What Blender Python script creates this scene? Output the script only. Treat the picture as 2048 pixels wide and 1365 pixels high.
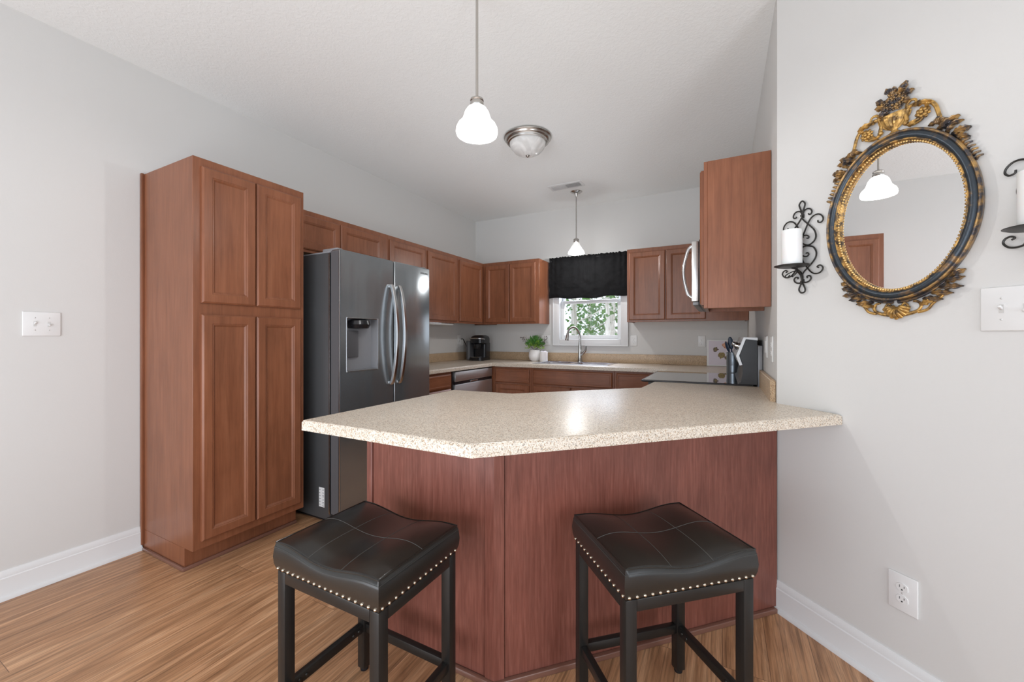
import bpy, bmesh, math, random
from mathutils import Vector, Matrix, noise
random.seed(7)
PI = math.pi
for o in list(bpy.data.objects): bpy.data.objects.remove(o)
SC = bpy.context.scene
COL = SC.collection

# ---------------------------------------------------------------- camera
EYE = 1.213
cam_d = bpy.data.cameras.new('camera'); cam = bpy.data.objects.new('camera', cam_d); COL.objects.link(cam)
cam.location = (0, 0, EYE); cam.rotation_euler = (PI/2, 0, math.radians(27.55))
cam_d.sensor_fit = 'HORIZONTAL'; cam_d.sensor_width = 36; cam_d.lens = 36*807/2048
cam_d.shift_y = -(682.5-672.8)/2048
cam_d.clip_start = 0.02
SC.camera = cam

# ---------------------------------------------------------------- world, exposure
w = bpy.data.worlds.new('daylight'); SC.world = w; w.use_nodes = True
bg = w.node_tree.nodes['Background']
bg.inputs[0].default_value = (0.86, 0.95, 1.06, 1); bg.inputs[1].default_value = 1.5
SC.view_settings.view_transform = 'Standard'; SC.view_settings.look = 'None'
SC.view_settings.exposure = 0.0; SC.view_settings.gamma = 1.0; SC.view_settings.use_curve_mapping = False

def area_light(name, loc, target, sx, sy, power, col):
    d = bpy.data.lights.new(name, 'AREA'); d.shape = 'RECTANGLE'; d.size = sx; d.size_y = sy; d.energy = power; d.color = col
    o = bpy.data.objects.new(name, d); COL.objects.link(o); o.location = loc
    o.rotation_euler = (Vector(target)-Vector(loc)).to_track_quat('-Z', 'Y').to_euler()
    return o
# daylight of the dining-room window, then an added fill behind the camera
area_light('dining_window_daylight', (2.2, -0.6, 1.25), (-0.9, 3.0, 2.5), 0.9, 1.3, 27, (.93, .985, 1.07))
area_light('rear_daylight_fill', (-1.6, -3.2, 1.45), (-0.9, 2.5, 1.3), 2.4, 1.7, 30, (.93, .985, 1.07))  # added lamp brightening the room from behind; no window stands there
# two added, unseen upward lamps imitating flash bounced off the ceiling
area_light('ceiling_bounce_fill', (-1.1, -0.9, 0.75), (-1.25, 1.9, 2.743), 2.0, 1.4, 37, (.93, .985, 1.07))
area_light('kitchen_bounce_fill', (-1.3, 2.75, 1.26), (-1.3, 2.85, 2.743), 1.2, 1.6, 6.5, (.95, .985, 1.04))

# sky light entering through the kitchen window under the valance
area_light('kitchen_window_skylight', (-1.37, 5.05, 2.0), (-1.37, 3.6, 1.0), 0.9, 0.5, 50, (.86, .94, 1.12))

# ---------------------------------------------------------------- materials
def mat(name, col=(.5, .5, .5), rough=.5, metal=0, coat=0, coat_r=.1, trans=0, ior=1.45, emit=None, es=0, spec=None, alpha=1):
    m = bpy.data.materials.new(name); m.use_nodes = True
    b = m.node_tree.nodes['Principled BSDF']
    b.inputs['Base Color'].default_value = (*col, 1); b.inputs['Roughness'].default_value = rough
    b.inputs['Metallic'].default_value = metal; b.inputs['Coat Weight'].default_value = coat
    b.inputs['Coat Roughness'].default_value = coat_r; b.inputs['Transmission Weight'].default_value = trans
    b.inputs['IOR'].default_value = ior; b.inputs['Alpha'].default_value = alpha
    if spec is not None: b.inputs['Specular IOR Level'].default_value = spec
    if emit: b.inputs['Emission Color'].default_value = (*emit, 1); b.inputs['Emission Strength'].default_value = es
    return m
class NT:
    def __init__(s, m): s.m = m; s.t = m.node_tree; s.b = s.t.nodes['Principled BSDF']
    def n(s, ty, **kw):
        nd = s.t.nodes.new(ty)
        for k, v in kw.items():
            if k in nd.inputs.keys(): nd.inputs[k].default_value = v
            else: setattr(nd, k, v)
        return nd
    def l(s, a, b): s.t.links.new(a, b)
    def coords(s, scale=(1, 1, 1), rot=(0, 0, 0), rnd=False):
        tc = s.n('ShaderNodeTexCoord'); mp = s.n('ShaderNodeMapping'); mp.inputs['Scale'].default_value = scale
        mp.inputs['Rotation'].default_value = rot
        s.l(tc.outputs['Object'], mp.inputs[0])
        if rnd:
            oi = s.n('ShaderNodeObjectInfo'); mu = s.n('ShaderNodeMath', operation='MULTIPLY'); mu.inputs[1].default_value = 17.0
            cb = s.n('ShaderNodeCombineXYZ'); s.l(oi.outputs['Random'], mu.inputs[0])
            for k in range(3): s.l(mu.outputs[0], cb.inputs[k])
            s.l(cb.outputs[0], mp.inputs['Location'])
        return mp.outputs[0]
    def noise(s, vec, scale, detail=4, rough=.5, dist=0):
        nd = s.n('ShaderNodeTexNoise'); nd.inputs['Scale'].default_value = scale; nd.inputs['Detail'].default_value = detail
        nd.inputs['Roughness'].default_value = rough; nd.inputs['Distortion'].default_value = dist
        s.l(vec, nd.inputs['Vector']); return nd.outputs['Fac']
    def ramp(s, fac, stops):
        r = s.n('ShaderNodeValToRGB'); e = r.color_ramp.elements
        while len(e) < len(stops): e.new(0.5)
        for el, (p, c) in zip(e, stops): el.position = p; el.color = (*c, 1) if len(c) == 3 else c
        s.l(fac, r.inputs[0]); return r.outputs[0]
    def mix(s, fac, a, b, bt='MIX'):
        m = s.n('ShaderNodeMix', data_type='RGBA', blend_type=bt)
        for sock, v in ((m.inputs[0], fac), (m.inputs[6], a), (m.inputs[7], b)):
            if hasattr(v, 'links'): s.l(v, sock)
            elif isinstance(v, (int, float)): sock.default_value = v
            else: sock.default_value = (*v, 1)
        return m.outputs[2]
    def bump(s, h, strength=.1, dist=.01):
        bp = s.n('ShaderNodeBump'); bp.inputs['Strength'].default_value = strength; bp.inputs['Distance'].default_value = dist
        s.l(h, bp.inputs['Height']); s.l(bp.outputs[0], s.b.inputs['Normal'])
def g(v): return (v, v, v)
def paint(name, col, rough, bscale, bstr, bdist=.002):
    m = mat(name, col, rough); t = NT(m); v = t.coords()
    n1 = t.noise(v, bscale, 3, .6)
    t.bump(n1, bstr, bdist); n2 = t.noise(v, 1.3, 2)
    t.l(t.mix(n2, tuple(c*.98 for c in col), tuple(min(1, c*1.02) for c in col)), t.b.inputs['Base Color'])
    return m
M = {}
M['wall'] = paint('wall_paint', (.645, .635, .612), .62, 160, .12)
M['ceil'] = paint('ceiling_paint', (.86, .875, .86), .9, 1, 0)
t = NT(M['ceil']); v = t.coords()
t.bump(t.ramp(t.noise(v, 55, 3, .5, .8), [(.42, g(0)), (.6, g(1))]),   .2, .003)
M['trim'] = mat('white_trim_paint', (.74, .745, .74), .3)
M['plastic'] = mat('white_plate_plastic', (.74, .735, .72), .3)
M['slot'] = mat('socket_slot_dark', (.03, .03, .03), .6)
M['screw'] = mat('painted_screw', (.6, .59, .57), .4, .3)

def wood(name, c_dark, c_mid, c_light, rough=.34, grain=.8, mott=.8, horiz=False, sx=1.0):
    m = mat(name, c_mid, rough, coat=.12, coat_r=.3, spec=.4); t = NT(m)
    sc = (38*sx, 38*sx, 2.2*sx) if not horiz else (2.2, 38, 38)
    v = t.coords(sc, rnd=True); v2 = t.coords((3, 3, 1.6), rnd=True); v3 = t.coords((160, 160, 7) if not horiz else (7, 160, 160), rnd=True)
    n1 = t.noise(v, 1, 5, .6, .6); n2 = t.noise(v2, 1.6, 4, .6, .4); n3 = t.noise(v3, 1, 2, .6)
    base = t.ramp(n1, [(.28, c_dark), (.5, c_mid), (.75, c_light)])
    mo = t.ramp(n2, [(.3, g(.78)), (.55, g(1.0)), (.8, g(1.15))])
    c = t.mix(mott, base, mo, 'MULTIPLY')
    fine = t.ramp(n3, [(.35, g(.82)), (.6, g(1.05))])
    c = t.mix(.55*grain, c, fine, 'MULTIPLY')
    t.l(c, t.b.inputs['Base Color']); t.bump(n3, .05, .001)
    return m
M['wood'] = wood('stained_maple', (.205, .072, .034), (.245, .090, .043), (.285, .110, .055))
M['wood_h'] = wood('stained_maple_horizontal', (.205, .072, .034), (.245, .090, .043), (.285, .110, .055), horiz=True)
M['wood_pen'] = wood('peninsula_panel_veneer', (.16, .050, .034), (.205, .070, .049), (.26, .096, .069), grain=1.1, mott=1.0, sx=3.4)
M['maple_raw'] = wood('cabinet_underside_maple', (.45, .25, .12), (.55, .31, .15), (.62, .36, .19), rough=.5)
M['shoe'] = mat('brown_shoe_moulding', (.18, .085, .06), .25, coat=.4)
M['gapdark'] = mat('dark_gap', (.02, .012, .01), .8)

# floor planks
M['floor'] = mat('vinyl_plank_floor', (.3, .15, .07), .33); t = NT(M['floor'])
tc = t.coords(rot=(0, 0, PI/2))
br = t.n('ShaderNodeTexBrick'); br.offset = .37; br.inputs['Scale'].default_value = 1
br.inputs['Brick Width'].default_value = 1.22; br.inputs['Row Height'].default_value = .152; br.inputs['Mortar Size'].default_value = .0009
br.inputs['Mortar Smooth'].default_value = .2; br.inputs['Bias'].default_value = 0
br.inputs['Color1'].default_value = (0, 0, 0, 1); br.inputs['Color2'].default_value = (1, 1, 1, 1); br.inputs['Mortar'].default_value = (.5, .5, .5, 1)
t.l(tc, br.inputs['Vector'])
vs = t.n('ShaderNodeVectorMath', operation='SCALE'); t.l(br.outputs['Color'], vs.inputs[0]); vs.inputs[3].default_value = 13.0
va = t.n('ShaderNodeVectorMath', operation='ADD'); t.l(tc, va.inputs[0]); t.l(vs.outputs[0], va.inputs[1])
def mp(sc):
    q = t.n('ShaderNodeMapping'); q.inputs['Scale'].default_value = sc; t.l(va.outputs[0], q.inputs[0]); return q.outputs[0]
n1 = t.noise(mp((.9, 11, 1)), 1.5, 4, .6, 1.2); n2 = t.noise(mp((2.5, 90, 1)), 1.6, 3, .7, .5); n3 = t.noise(mp((1.2, 28, 1)), 1.4, 5, .65, 1.8)
c = t.ramp(n1, [(.3, (.29, .145, .07)), (.5, (.45, .24, .122)), (.7, (.60, .355, .20))])
c = t.mix(.75, c, t.ramp(n2, [(.36, g(.55)), (.56, g(1.12))]), 'MULTIPLY')
c = t.mix(.6, c, t.ramp(n3, [(.3, g(.5)), (.47, g(1.02)), (.75, g(1.2))]), 'MULTIPLY')
c = t.mix(.25, c, t.ramp(br.outputs['Color'], [(0, g(.75)), (1, g(1.25))]), 'MULTIPLY')
c = t.mix(br.outputs['Fac'], c, (.12, .06, .035))
t.l(c, t.b.inputs['Base Color']); t.bump(n2, .06, .001)

# speckled laminate
def laminate(name, base, warm, grey, rough):
    m = mat(name, base, rough); t = NT(m); v = t.coords((1, 1, 1))
    b0 = t.noise(v, 110, 3, .65); b1 = t.noise(v, 230, 2, .6); b2 = t.noise(v, 190, 2, .7, .5); b3 = t.noise(v, 18, 3)
    c = t.mix(t.ramp(b0, [(.42, g(0)), (.6, g(1))]), base, tuple(x*.86 for x in base))
    c = t.mix(t.ramp(b1, [(.53, g(0)), (.60, g(1))]), c, warm)
    c = t.mix(t.ramp(b2, [(.585, g(0)), (.64, g(.9))]), c, grey)
    c = t.mix(.3, c, t.ramp(b3, [(.3, g(.85)), (.7, g(1.1))]), 'MULTIPLY')
    t.l(c, t.b.inputs['Base Color']); return m
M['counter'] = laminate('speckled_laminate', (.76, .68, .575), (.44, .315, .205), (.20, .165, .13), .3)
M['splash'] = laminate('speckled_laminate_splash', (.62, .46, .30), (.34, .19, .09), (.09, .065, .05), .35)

def brushed(name, col, rough, axis='z', s=1.0):
    m = mat(name, col, rough, 1.0); t = NT(m)
    v = t.coords((2, 2, 260) if axis == 'h' else (240, 240, 1.5)); n = t.noise(v, 1, 3, .6)
    t.bump(n, .035*s, .001)
    t.l(t.ramp(n, [(.3, g(rough*(1-.2*min(1, s*2)))), (.7, g(rough*(1+.25*min(1, s*2))))]), t.b.inputs['Roughness']); return m
M['fridge'] = brushed('fridge_dark_stainless', (.36, .385, .40), .19, 'v', .05); M['fridge'].node_tree.nodes['Principled BSDF'].inputs['Metallic'].default_value = .82
t = NT(M['fridge']); v = t.coords((1, 7, .9)); n = t.noise(v, 1.1, 1, .4)
bp = [x for x in M['fridge'].node_tree.nodes if x.type == 'BUMP'][0]
b2 = t.n('ShaderNodeBump'); b2.inputs['Strength'].default_value = .35; b2.inputs['Distance'].default_value = .012
t.l(n, b2.inputs['Height']); t.l(b2.outputs[0], bp.inputs['Normal'])
M['fridge_side'] = mat('fridge_grey_side', (.10, .103, .106), .34, .4)
M['steel'] = brushed('bright_stainless', (.62, .61, .6), .24, 'v')
M['steel_h'] = brushed('dishwasher_stainless', (.68, .68, .68), .42, 'h')
M['panelsteel'] = mat('range_panel_steel', (.42, .41, .40), .38, .9)
M['handle'] = mat('satin_steel_handle', (.6, .6, .6), .2, 1)
M['nickel'] = mat('brushed_nickel', (.52, .5, .47), .25, 1)
M['nickel_f'] = mat('faucet_nickel', (.42, .41, .39), .25, 1)
M['black'] = mat('black_plastic', (.012, .012, .014), .25)
M['blackgl'] = mat('black_ceramic_glass', (.012, .012, .012), .04, coat=1, coat_r=.02)
M['enamel'] = mat('black_enamel', (.02, .02, .021), .35)
M['dgrey'] = mat('dark_grey_plastic', (.1, .1, .105), .35)
M['mgrey'] = mat('grey_plastic', (.25, .25, .26), .35)
M['leather'] = mat('black_leather', (.014, .0135, .012), .3, coat=.4, coat_r=.22)
t = NT(M['leather']); v = t.coords(); t.bump(t.noise(v, 260, 3, .6), .12, .001)
M['stitch'] = mat('stitching_grey', (.07, .068, .062), .6)
M['nail'] = mat('brass_nailhead', (.55, .48, .38), .22, 1)
M['stoolmetal'] = mat('stool_powder_coat', (.03, .0275, .025), .32, .5)
M['iron'] = mat('wrought_iron', (.045, .043, .04), .38, .7)
M['wax'] = mat('white_candle_wax', (.85, .84, .82), .45, spec=.4); M['wax'].node_tree.nodes['Principled BSDF'].inputs['Subsurface Weight'].default_value = .15
M['mirror'] = mat('silvered_mirror', (.93, .93, .93), .005, 1)
M['valance'] = mat('black_valance_cloth', (.008, .008, .0085), .85, spec=.12); M['valance'].node_tree.nodes['Principled BSDF'].inputs['Sheen Weight'].default_value = .03
M['glass'] = mat('window_glass', (1, 1, 1), 0); t = NT(M['glass'])
tb = t.n('ShaderNodeBsdfTransparent'); gb = t.n('ShaderNodeBsdfGlossy'); gb.inputs['Roughness'].default_value = .02; ms = t.n('ShaderNodeMixShader'); ms.inputs[0].default_value = .05
t.l(tb.outputs[0], ms.inputs[1]); t.l(gb.outputs[0], ms.inputs[2]); t.l(ms.outputs[0], [x for x in t.t.nodes if x.type == 'OUTPUT_MATERIAL'][0].inputs['Surface'])
M['shade_on'] = mat('lit_white_glass', (.9, .9, .9), .3, emit=(1, .97, .93), es=3.2)
M['shade_off'] = mat('frosted_glass_shade', (.74, .74, .73), .1, alpha=.5)
M['bulb'] = mat('lit_bulb', (1, 1, 1), .3, emit=(1, .98, .95), es=5)
M['dome'] = mat('alabaster_glass', (.72, .71, .68), .25); t = NT(M['dome'])
t.l(t.ramp(t.noise(t.coords(), 9, 3, .5, 1), [(.35, (.62, .61, .585)), (.65, (.85, .845, .82))]), t.b.inputs['Base Color'])
def gilt(name, cgold, cdark, lo, hi, sc=40):
    m = mat(name, cgold, .35, .6); t = NT(m); v = t.coords()
    f = t.ramp(t.noise(v, sc, 4, .65), [(lo, g(0)), (hi, g(1))])
    t.l(t.mix(f, cdark, cgold), t.b.inputs['Base Color']); t.bump(t.noise(v, 120, 3), .25, .002); return m
M['gold'] = gilt('antique_gilt', (.55, .33, .10), (.10, .06, .03), .36, .55)
M['gold_b'] = gilt('antique_gilt_bead', (.62, .40, .15), (.16, .09, .04), .34, .5, 60)
M['leafgilt'] = gilt('tarnished_gilt', (.42, .25, .09), (.07, .065, .07), .42, .6, 34)
M['ginner'] = gilt('antique_gilt_dark', (.50, .29, .09), (.07, .05, .035), .44, .58, 50)
M['band'] = gilt('worn_slate_band', (.26, .15, .06), (.045, .055, .066), .55, .68, 18)
M['ceramic'] = mat('white_ceramic', (.85, .82, .8), .25)
M['leaf'] = mat('green_leaf', (.09, .25, .05), .45); M['leaf2'] = mat('dusky_leaf', (.12, .09, .09), .5); M['leaf3'] = mat('lime_leaf', (.26, .42, .06), .45)
M['stone'] = mat('soil_ground', (.62, .52, .44), .9)
M['bark'] = mat('pale_bark', (.7, .66, .6), .8); M['tleaf'] = mat('tree_leaf', (.10, .22, .045), .6)
t = NT(M['bark']); t.l(t.ramp(t.noise(t.coords((6, 6, 1)), 5, 4), [(.3, (.5, .46, .4)), (.7, (.85, .82, .77))]), t.b.inputs['Base Color'])
M['can'] = mat('grey_metal_canister', (.16, .18, .2), .3, .7)
M['navy'] = mat('navy_silicone', (.015, .03, .06), .4)
M['paper'] = mat('white_paper_label', (.8, .8, .79), .6)
M['canvas'] = mat('lilac_canvas', (.72, .66, .72), .7)
M['sink'] = brushed('sink_steel', (.55, .57, .62), .22, 'h')

# ---------------------------------------------------------------- mesh helpers
def link(name, me, m=None, parent=None):
    o = bpy.data.objects.new(name, me); COL.objects.link(o)
    if m is not None:
        for x in (m if isinstance(m, (list, tuple)) else [m]): me.materials.append(x)
    if parent is not None: o.parent = parent
    return o
def obj(name, bm, m, parent=None, smooth=True, ang=35):
    rt = parent
    while rt is not None and rt.parent is not None: rt = rt.parent
    if rt is not None and rt.get('_w'):      # built in world coordinates: move into the thing's frame
        bmesh.ops.transform(bm, matrix=parent_inv[rt.name], verts=bm.verts)
    bmesh.ops.recalc_face_normals(bm, faces=bm.faces)
    me = bpy.data.meshes.new(name); bm.to_mesh(me); bm.free()
    if smooth:
        for p in me.polygons: p.use_smooth = True
        me.set_sharp_from_angle(angle=math.radians(ang))
    return link(name, me, m, parent)
parent_inv = {}
def tag(o, label, cat, group=None):
    o['label'] = label; o['category'] = cat
    if group: o['group'] = group
    return o
def thing(name, label, cat, loc=(0, 0, 0), rotz=0, group=None, world=False):
    o = bpy.data.objects.new(name, None); COL.objects.link(o); o.empty_display_size = .05
    o.location = loc; o.rotation_euler = (0, 0, rotz); tag(o, label, cat, group)
    if world:
        o['_w'] = 1; parent_inv[o.name] = (Matrix.Translation(Vector(loc)) @ Matrix.Rotation(rotz, 4, 'Z')).inverted()
    return o
def structure(name, bm, m, parent=None):
    o = obj(name, bm, m, parent)
    if parent is None: o['kind'] = 'structure'
    return o
def copy_tree(o, parent=None):
    c = o.copy(); COL.objects.link(c)
    if parent is not None: c.parent = parent
    for ch in list(o.children): copy_tree(ch, c)
    return c
def NB(): return bmesh.new()
def box(bm, x0, x1, y0, y1, z0, z1, bev=0, seg=2, mi=0):
    vs = [bm.verts.new(p) for p in ((x0, y0, z0), (x1, y0, z0), (x1, y1, z0), (x0, y1, z0), (x0, y0, z1), (x1, y0, z1), (x1, y1, z1), (x0, y1, z1))]
    fs = [bm.faces.new([vs[i] for i in q]) for q in ((0, 3, 2, 1), (4, 5, 6, 7), (0, 1, 5, 4), (1, 2, 6, 5), (2, 3, 7, 6), (3, 0, 4, 7))]
    for f_ in fs: f_.material_index = mi
    if bev:
        es = list({e for f_ in fs for e in f_.edges})
        bmesh.ops.bevel(bm, geom=es, offset=bev, segments=seg, affect='EDGES', profile=.5, clamp_overlap=True)
    return bm
def B(x0, x1, y0, y1, z0, z1, bev=0, seg=2): return box(NB(), x0, x1, y0, y1, z0, z1, bev, seg)
def prism(bm, pts, z0, z1, bev=0, seg=3, top_only=False):
    lo = [bm.verts.new((x, y, z0)) for x, y in pts]; hi = [bm.verts.new((x, y, z1)) for x, y in pts]; n = len(pts)
    fb = bm.faces.new(lo[::-1]); ft = bm.faces.new(hi)
    for i in range(n): bm.faces.new((lo[i], lo[(i+1) % n], hi[(i+1) % n], hi[i]))
    if bev:
        es = list(ft.edges) + ([] if top_only else list(fb.edges))
        bmesh.ops.bevel(bm, geom=es, offset=bev, segments=seg, affect='EDGES', profile=.5)
    return bm
def lathe(bm, prof, n=32, c=(0, 0, 0), mx=None, a0=0, a1=2*PI, mi=0):
    full = abs(a1-a0-2*PI) < 1e-6; rings = []
    for r, z in prof:
        ring = []
        if r < 1e-5: v = bm.verts.new((c[0], c[1], c[2]+z)); ring = [v]*(n if full else n+1)
        else:
            for i in range(n if full else n+1):
                a = a0+(a1-a0)*i/n; ring.append(bm.verts.new((c[0]+r*math.cos(a), c[1]+r*math.sin(a), c[2]+z)))
        rings.append(ring)
    new = set()
    for a, b in zip(rings, rings[1:]):
        k = len(a)
        for i in range(k if full else k-1):
            q = [a[i], a[(i+1) % k], b[(i+1) % k], b[i]]; u = []
            for v in q:
                if v not in u: u.append(v)
            if len(u) >= 3:
                f_ = bm.faces.new(u); f_.material_index = mi
    for ring in rings: new.update(ring)
    if mx is not None: bmesh.ops.transform(bm, matrix=mx, verts=list(new))
    return bm
def catmull(pts, sub=6, closed=False):
    P = [Vector(p) for p in pts]; out = []; n = len(P)
    rng = range(n if closed else n-1)
    for i in rng:
        if closed: a, b, c_, d = P[(i-1) % n], P[i], P[(i+1) % n], P[(i+2) % n]
        else: a, b, c_, d = P[max(i-1, 0)], P[i], P[i+1], P[min(i+2, n-1)]
        for k in range(sub):
            t_ = k/sub
            out.append(.5*((2*b)+(c_-a)*t_+(2*a-5*b+4*c_-d)*t_*t_+(3*b-a-3*c_+d)*t_**3))
    if not closed: out.append(P[-1])
    return out
def tube(bm, pts, r, n=8, closed=False, flat=1.0, cap=True, mi=0):
    pts = [Vector(p) for p in pts]; k = len(pts); rings = []
    rr = r if callable(r) else (lambda t_: r)
    up = None
    for i, p in enumerate(pts):
        a = pts[(i-1) % k] if (closed or i > 0) else p; b = pts[(i+1) % k] if (closed or i < k-1) else p
        d = (b-a).normalized() if (b-a).length > 1e-9 else Vector((0, 0, 1))
        if up is None: up = Vector((0, 1, 0)) if abs(d.y) < .9 else Vector((1, 0, 0))
        s_ = d.cross(up)
        if s_.length < 1e-5: s_ = d.cross(Vector((1, 0, .1)))
        s_.normalize(); u = s_.cross(d).normalized(); up = u
        R_ = rr(i/max(1, k-1))
        rings.append([bm.verts.new(p + s_*R_*math.cos(2*PI*j/n) + u*R_*flat*math.sin(2*PI*j/n)) for j in range(n)])
    for i in range(k if closed else k-1):
        a = rings[i]; b = rings[(i+1) % k]
        for j in range(n):
            f_ = bm.faces.new((a[j], a[(j+1) % n], b[(j+1) % n], b[j])); f_.material_index = mi
    if cap and not closed:
        for q in (rings[0][::-1], rings[-1]):
            f_ = bm.faces.new(q); f_.material_index = mi
    return bm
def ball(bm, c, r, sx=1, sy=1, sz=1, u=12, v=8, mx=None):
    r_ = bmesh.ops.create_uvsphere(bm, u_segments=u, v_segments=v, radius=r)
    m_ = Matrix.Translation(Vector(c)) @ (mx if mx is not None else Matrix.Identity(4)) @ Matrix.Diagonal((sx, sy, sz, 1))
    bmesh.ops.transform(bm, matrix=m_, verts=r_['verts']); return bm
def text_obj(name, s, size, m, parent, mx, depth=.0006):
    cu = bpy.data.curves.new(name+'_c', 'FONT'); cu.body = s; cu.size = size; cu.extrude = depth; cu.align_x = 'CENTER'; cu.align_y = 'CENTER'
    tmp = bpy.data.objects.new('tmp', cu); COL.objects.link(tmp)
    dg = bpy.context.evaluated_depsgraph_get(); me = bpy.data.meshes.new_from_object(tmp.evaluated_get(dg))
    bpy.data.objects.remove(tmp); bpy.data.curves.remove(cu)
    me.transform(mx); me.materials.clear()
    if parent.get('_w'): me.transform(parent_inv[parent.name])
    return link(name, me, m, parent)

# ---------------------------------------------------------------- room shell
XL, YB, HC, XR, WS = -2.935, 4.566, 2.743, .215, 2.35      # left wall, back wall, ceiling, right wall, x+y of the angled wall
CY = WS-XR
R2 = 2**.5
structure('floor', B(XL-.2, 3.4, -4.2, YB+.15, -.1, 0), M['floor'])
structure('ceiling', B(XL-.2, 3.4, -4.2, YB+.15, HC, HC+.1), M['ceil'])
structure('wall_left', B(XL-.15, XL, -4.2, YB+.15, 0, HC), M['wall'])
WX0, WX1, WZ0, WZ1 = -1.745, -.995, 1.165, 2.06
bm = NB()
box(bm, XL, WX0, YB, YB+.15, 0, HC); box(bm, WX1, XR+.3, YB, YB+.15, 0, HC)
box(bm, WX0, WX1, YB, YB+.15, 0, WZ0); box(bm, WX0, WX1, YB, YB+.15, WZ1, HC)
structure('wall_back', bm, M['wall'])
# right kitchen wall and the angled wall with the mirror: one continuous plastered wall
E1 = .75; end = ((WS+E1*R2)/2, (WS-E1*R2)/2)
structure('wall_right', prism(NB(), [(XR, YB), (XR, CY), end, (end[0]+.12, end[1]+.12), (XR+.14, CY+.1), (XR+.14, YB)], 0, HC), M['wall'])

def base_profile(bm, p0, p1, nrm, h=.133, t_=.014):
    # extrude baseboard section from p0 to p1; nrm points into the room
    prof = [(0, 0), (t_+.012, 0), (t_+.012, .008), (t_+.008, .016), (t_+.001, .019), (t_, .021), (t_, h-.034), (t_-.003, h-.03), (t_-.003, h-.018), (t_-.007, h-.008), (t_-.010, h), (0, h)]
    p0 = Vector(p0); p1 = Vector(p1); n_ = Vector(nrm).normalized()
    A = [bm.verts.new((p0.x+n_.x*a, p0.y+n_.y*a, z)) for a, z in prof]; C_ = [bm.verts.new((p1.x+n_.x*a, p1.y+n_.y*a, z)) for a, z in prof]
    for i in range(len(prof)):
        j = (i+1) % len(prof); bm.faces.new((A[i], A[j], C_[j], C_[i]))
    bm.faces.new(A); bm.faces.new(C_[::-1]); return bm
structure('baseboard_left', base_profile(NB(), (XL, -4.1), (XL, 1.06), (1, 0)), M['trim'])
structure('baseboard_right', base_profile(NB(), (XR+.001, CY-.001), end, (-1, -1)), M['trim'])

# window in the back wall: casing, jambs, two sashes with glass
CW0, CW1, CZ0 = -1.818, -.922, 1.098
bm = NB()
def casing(bm):
    box(bm, CW0, WX0+.012, YB-.018, YB, CZ0, WZ1+.075, .004); box(bm, WX1-.012, CW1, YB-.018, YB, CZ0, WZ1+.075, .004)
    box(bm, WX0+.012, WX1-.012, YB-.018, YB, CZ0, WZ0+.012, .004); box(bm, WX0+.012, WX1-.012, YB-.018, YB, WZ1-.012, WZ1+.075, .004)
    box(bm, CW0, CW1, YB-.027, YB-.001, CZ0, CZ0+.014, .004)
    box(bm, CW0, CW0+.014, YB-.027, YB-.001, CZ0+.014, WZ1+.075, .004); box(bm, CW1-.014, CW1, YB-.027, YB-.001, CZ0+.014, WZ1+.075, .004)
casing(bm)
win = structure('window_1', bm, M['trim'])
bm = NB()
box(bm, WX0, WX0+.016, YB, YB+.13, WZ0, WZ1); box(bm, WX1-.016, WX1, YB, YB+.13, WZ0, WZ1)
box(bm, WX0+.016, WX1-.016, YB, YB+.13, WZ0, WZ0+.016); box(bm, WX0+.016, WX1-.016, YB, YB+.13, WZ1-.016, WZ1)
obj('window_jamb', bm, M['trim'], win)
def sash(x0, x1, z0, z1, y0, y1, st, name):
    bm = NB()
    box(bm, x0, x0+st, y0, y1, z0, z1, .003); box(bm, x1-st, x1, y0, y1, z0, z1, .003)
    box(bm, x0+st, x1-st, y0, y1, z0, z0+st*1.05, .003); box(bm, x0+st, x1-st, y0, y1, z1-st*.8, z1, .003)
    s_ = obj(name, bm, M['trim'], win)
    obj('window_pane', B(x0+st-.004, x1-st+.004, (y0+y1)/2-.002, (y0+y1)/2+.002, z0+st-.004, z1-st*.8+.004), M['glass'], s_)
sash(WX0+.016, WX1-.016, WZ0+.016, 1.635, YB+.03, YB+.062, .042, 'lower_sash')
sash(WX0+.016, WX1-.016, 1.60, WZ1-.016, YB+.07, YB+.10, .038, 'upper_sash')

# ---------------------------------------------------------------- cabinets (local frame: x across, front at y=0 facing -y, z up)
def door_bm(x0, x1, z0, z1, fr=.052, th=.019, y=0.0, drawer=False):
    bm = NB()
    w_ = x1-x0; h_ = z1-z0; lim = min(w_, h_)/2
    if drawer: fr = min(.022, lim*.5)
    rings = [(0, 0), (0, -th+.006), (.008, -th-.001), (fr-.006, -th-.001), (fr-.002, -th+.002), (fr+.001, -th+.0015), (fr+.010, -th+.009)]
    if drawer: rings = [(0, 0), (0, -th+.006), (.010, -th-.001), (fr, -th-.001), (fr+.003, -th+.002), (fr+.006, -th+.002)]
    prev = None
    for ins, yy in rings:
        ring = [bm.verts.new((a, y+yy, b)) for a, b in ((x0+ins, z0+ins), (x1-ins, z0+ins), (x1-ins, z1-ins), (x0+ins, z1-ins))]
        if prev is None: bm.faces.new(ring[::-1])
        else:
            for i in range(4): bm.faces.new((prev[i], prev[(i+1) % 4], ring[(i+1) % 4], ring[i]))
        prev = ring
    bm.faces.new(prev)
    return bm
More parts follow.
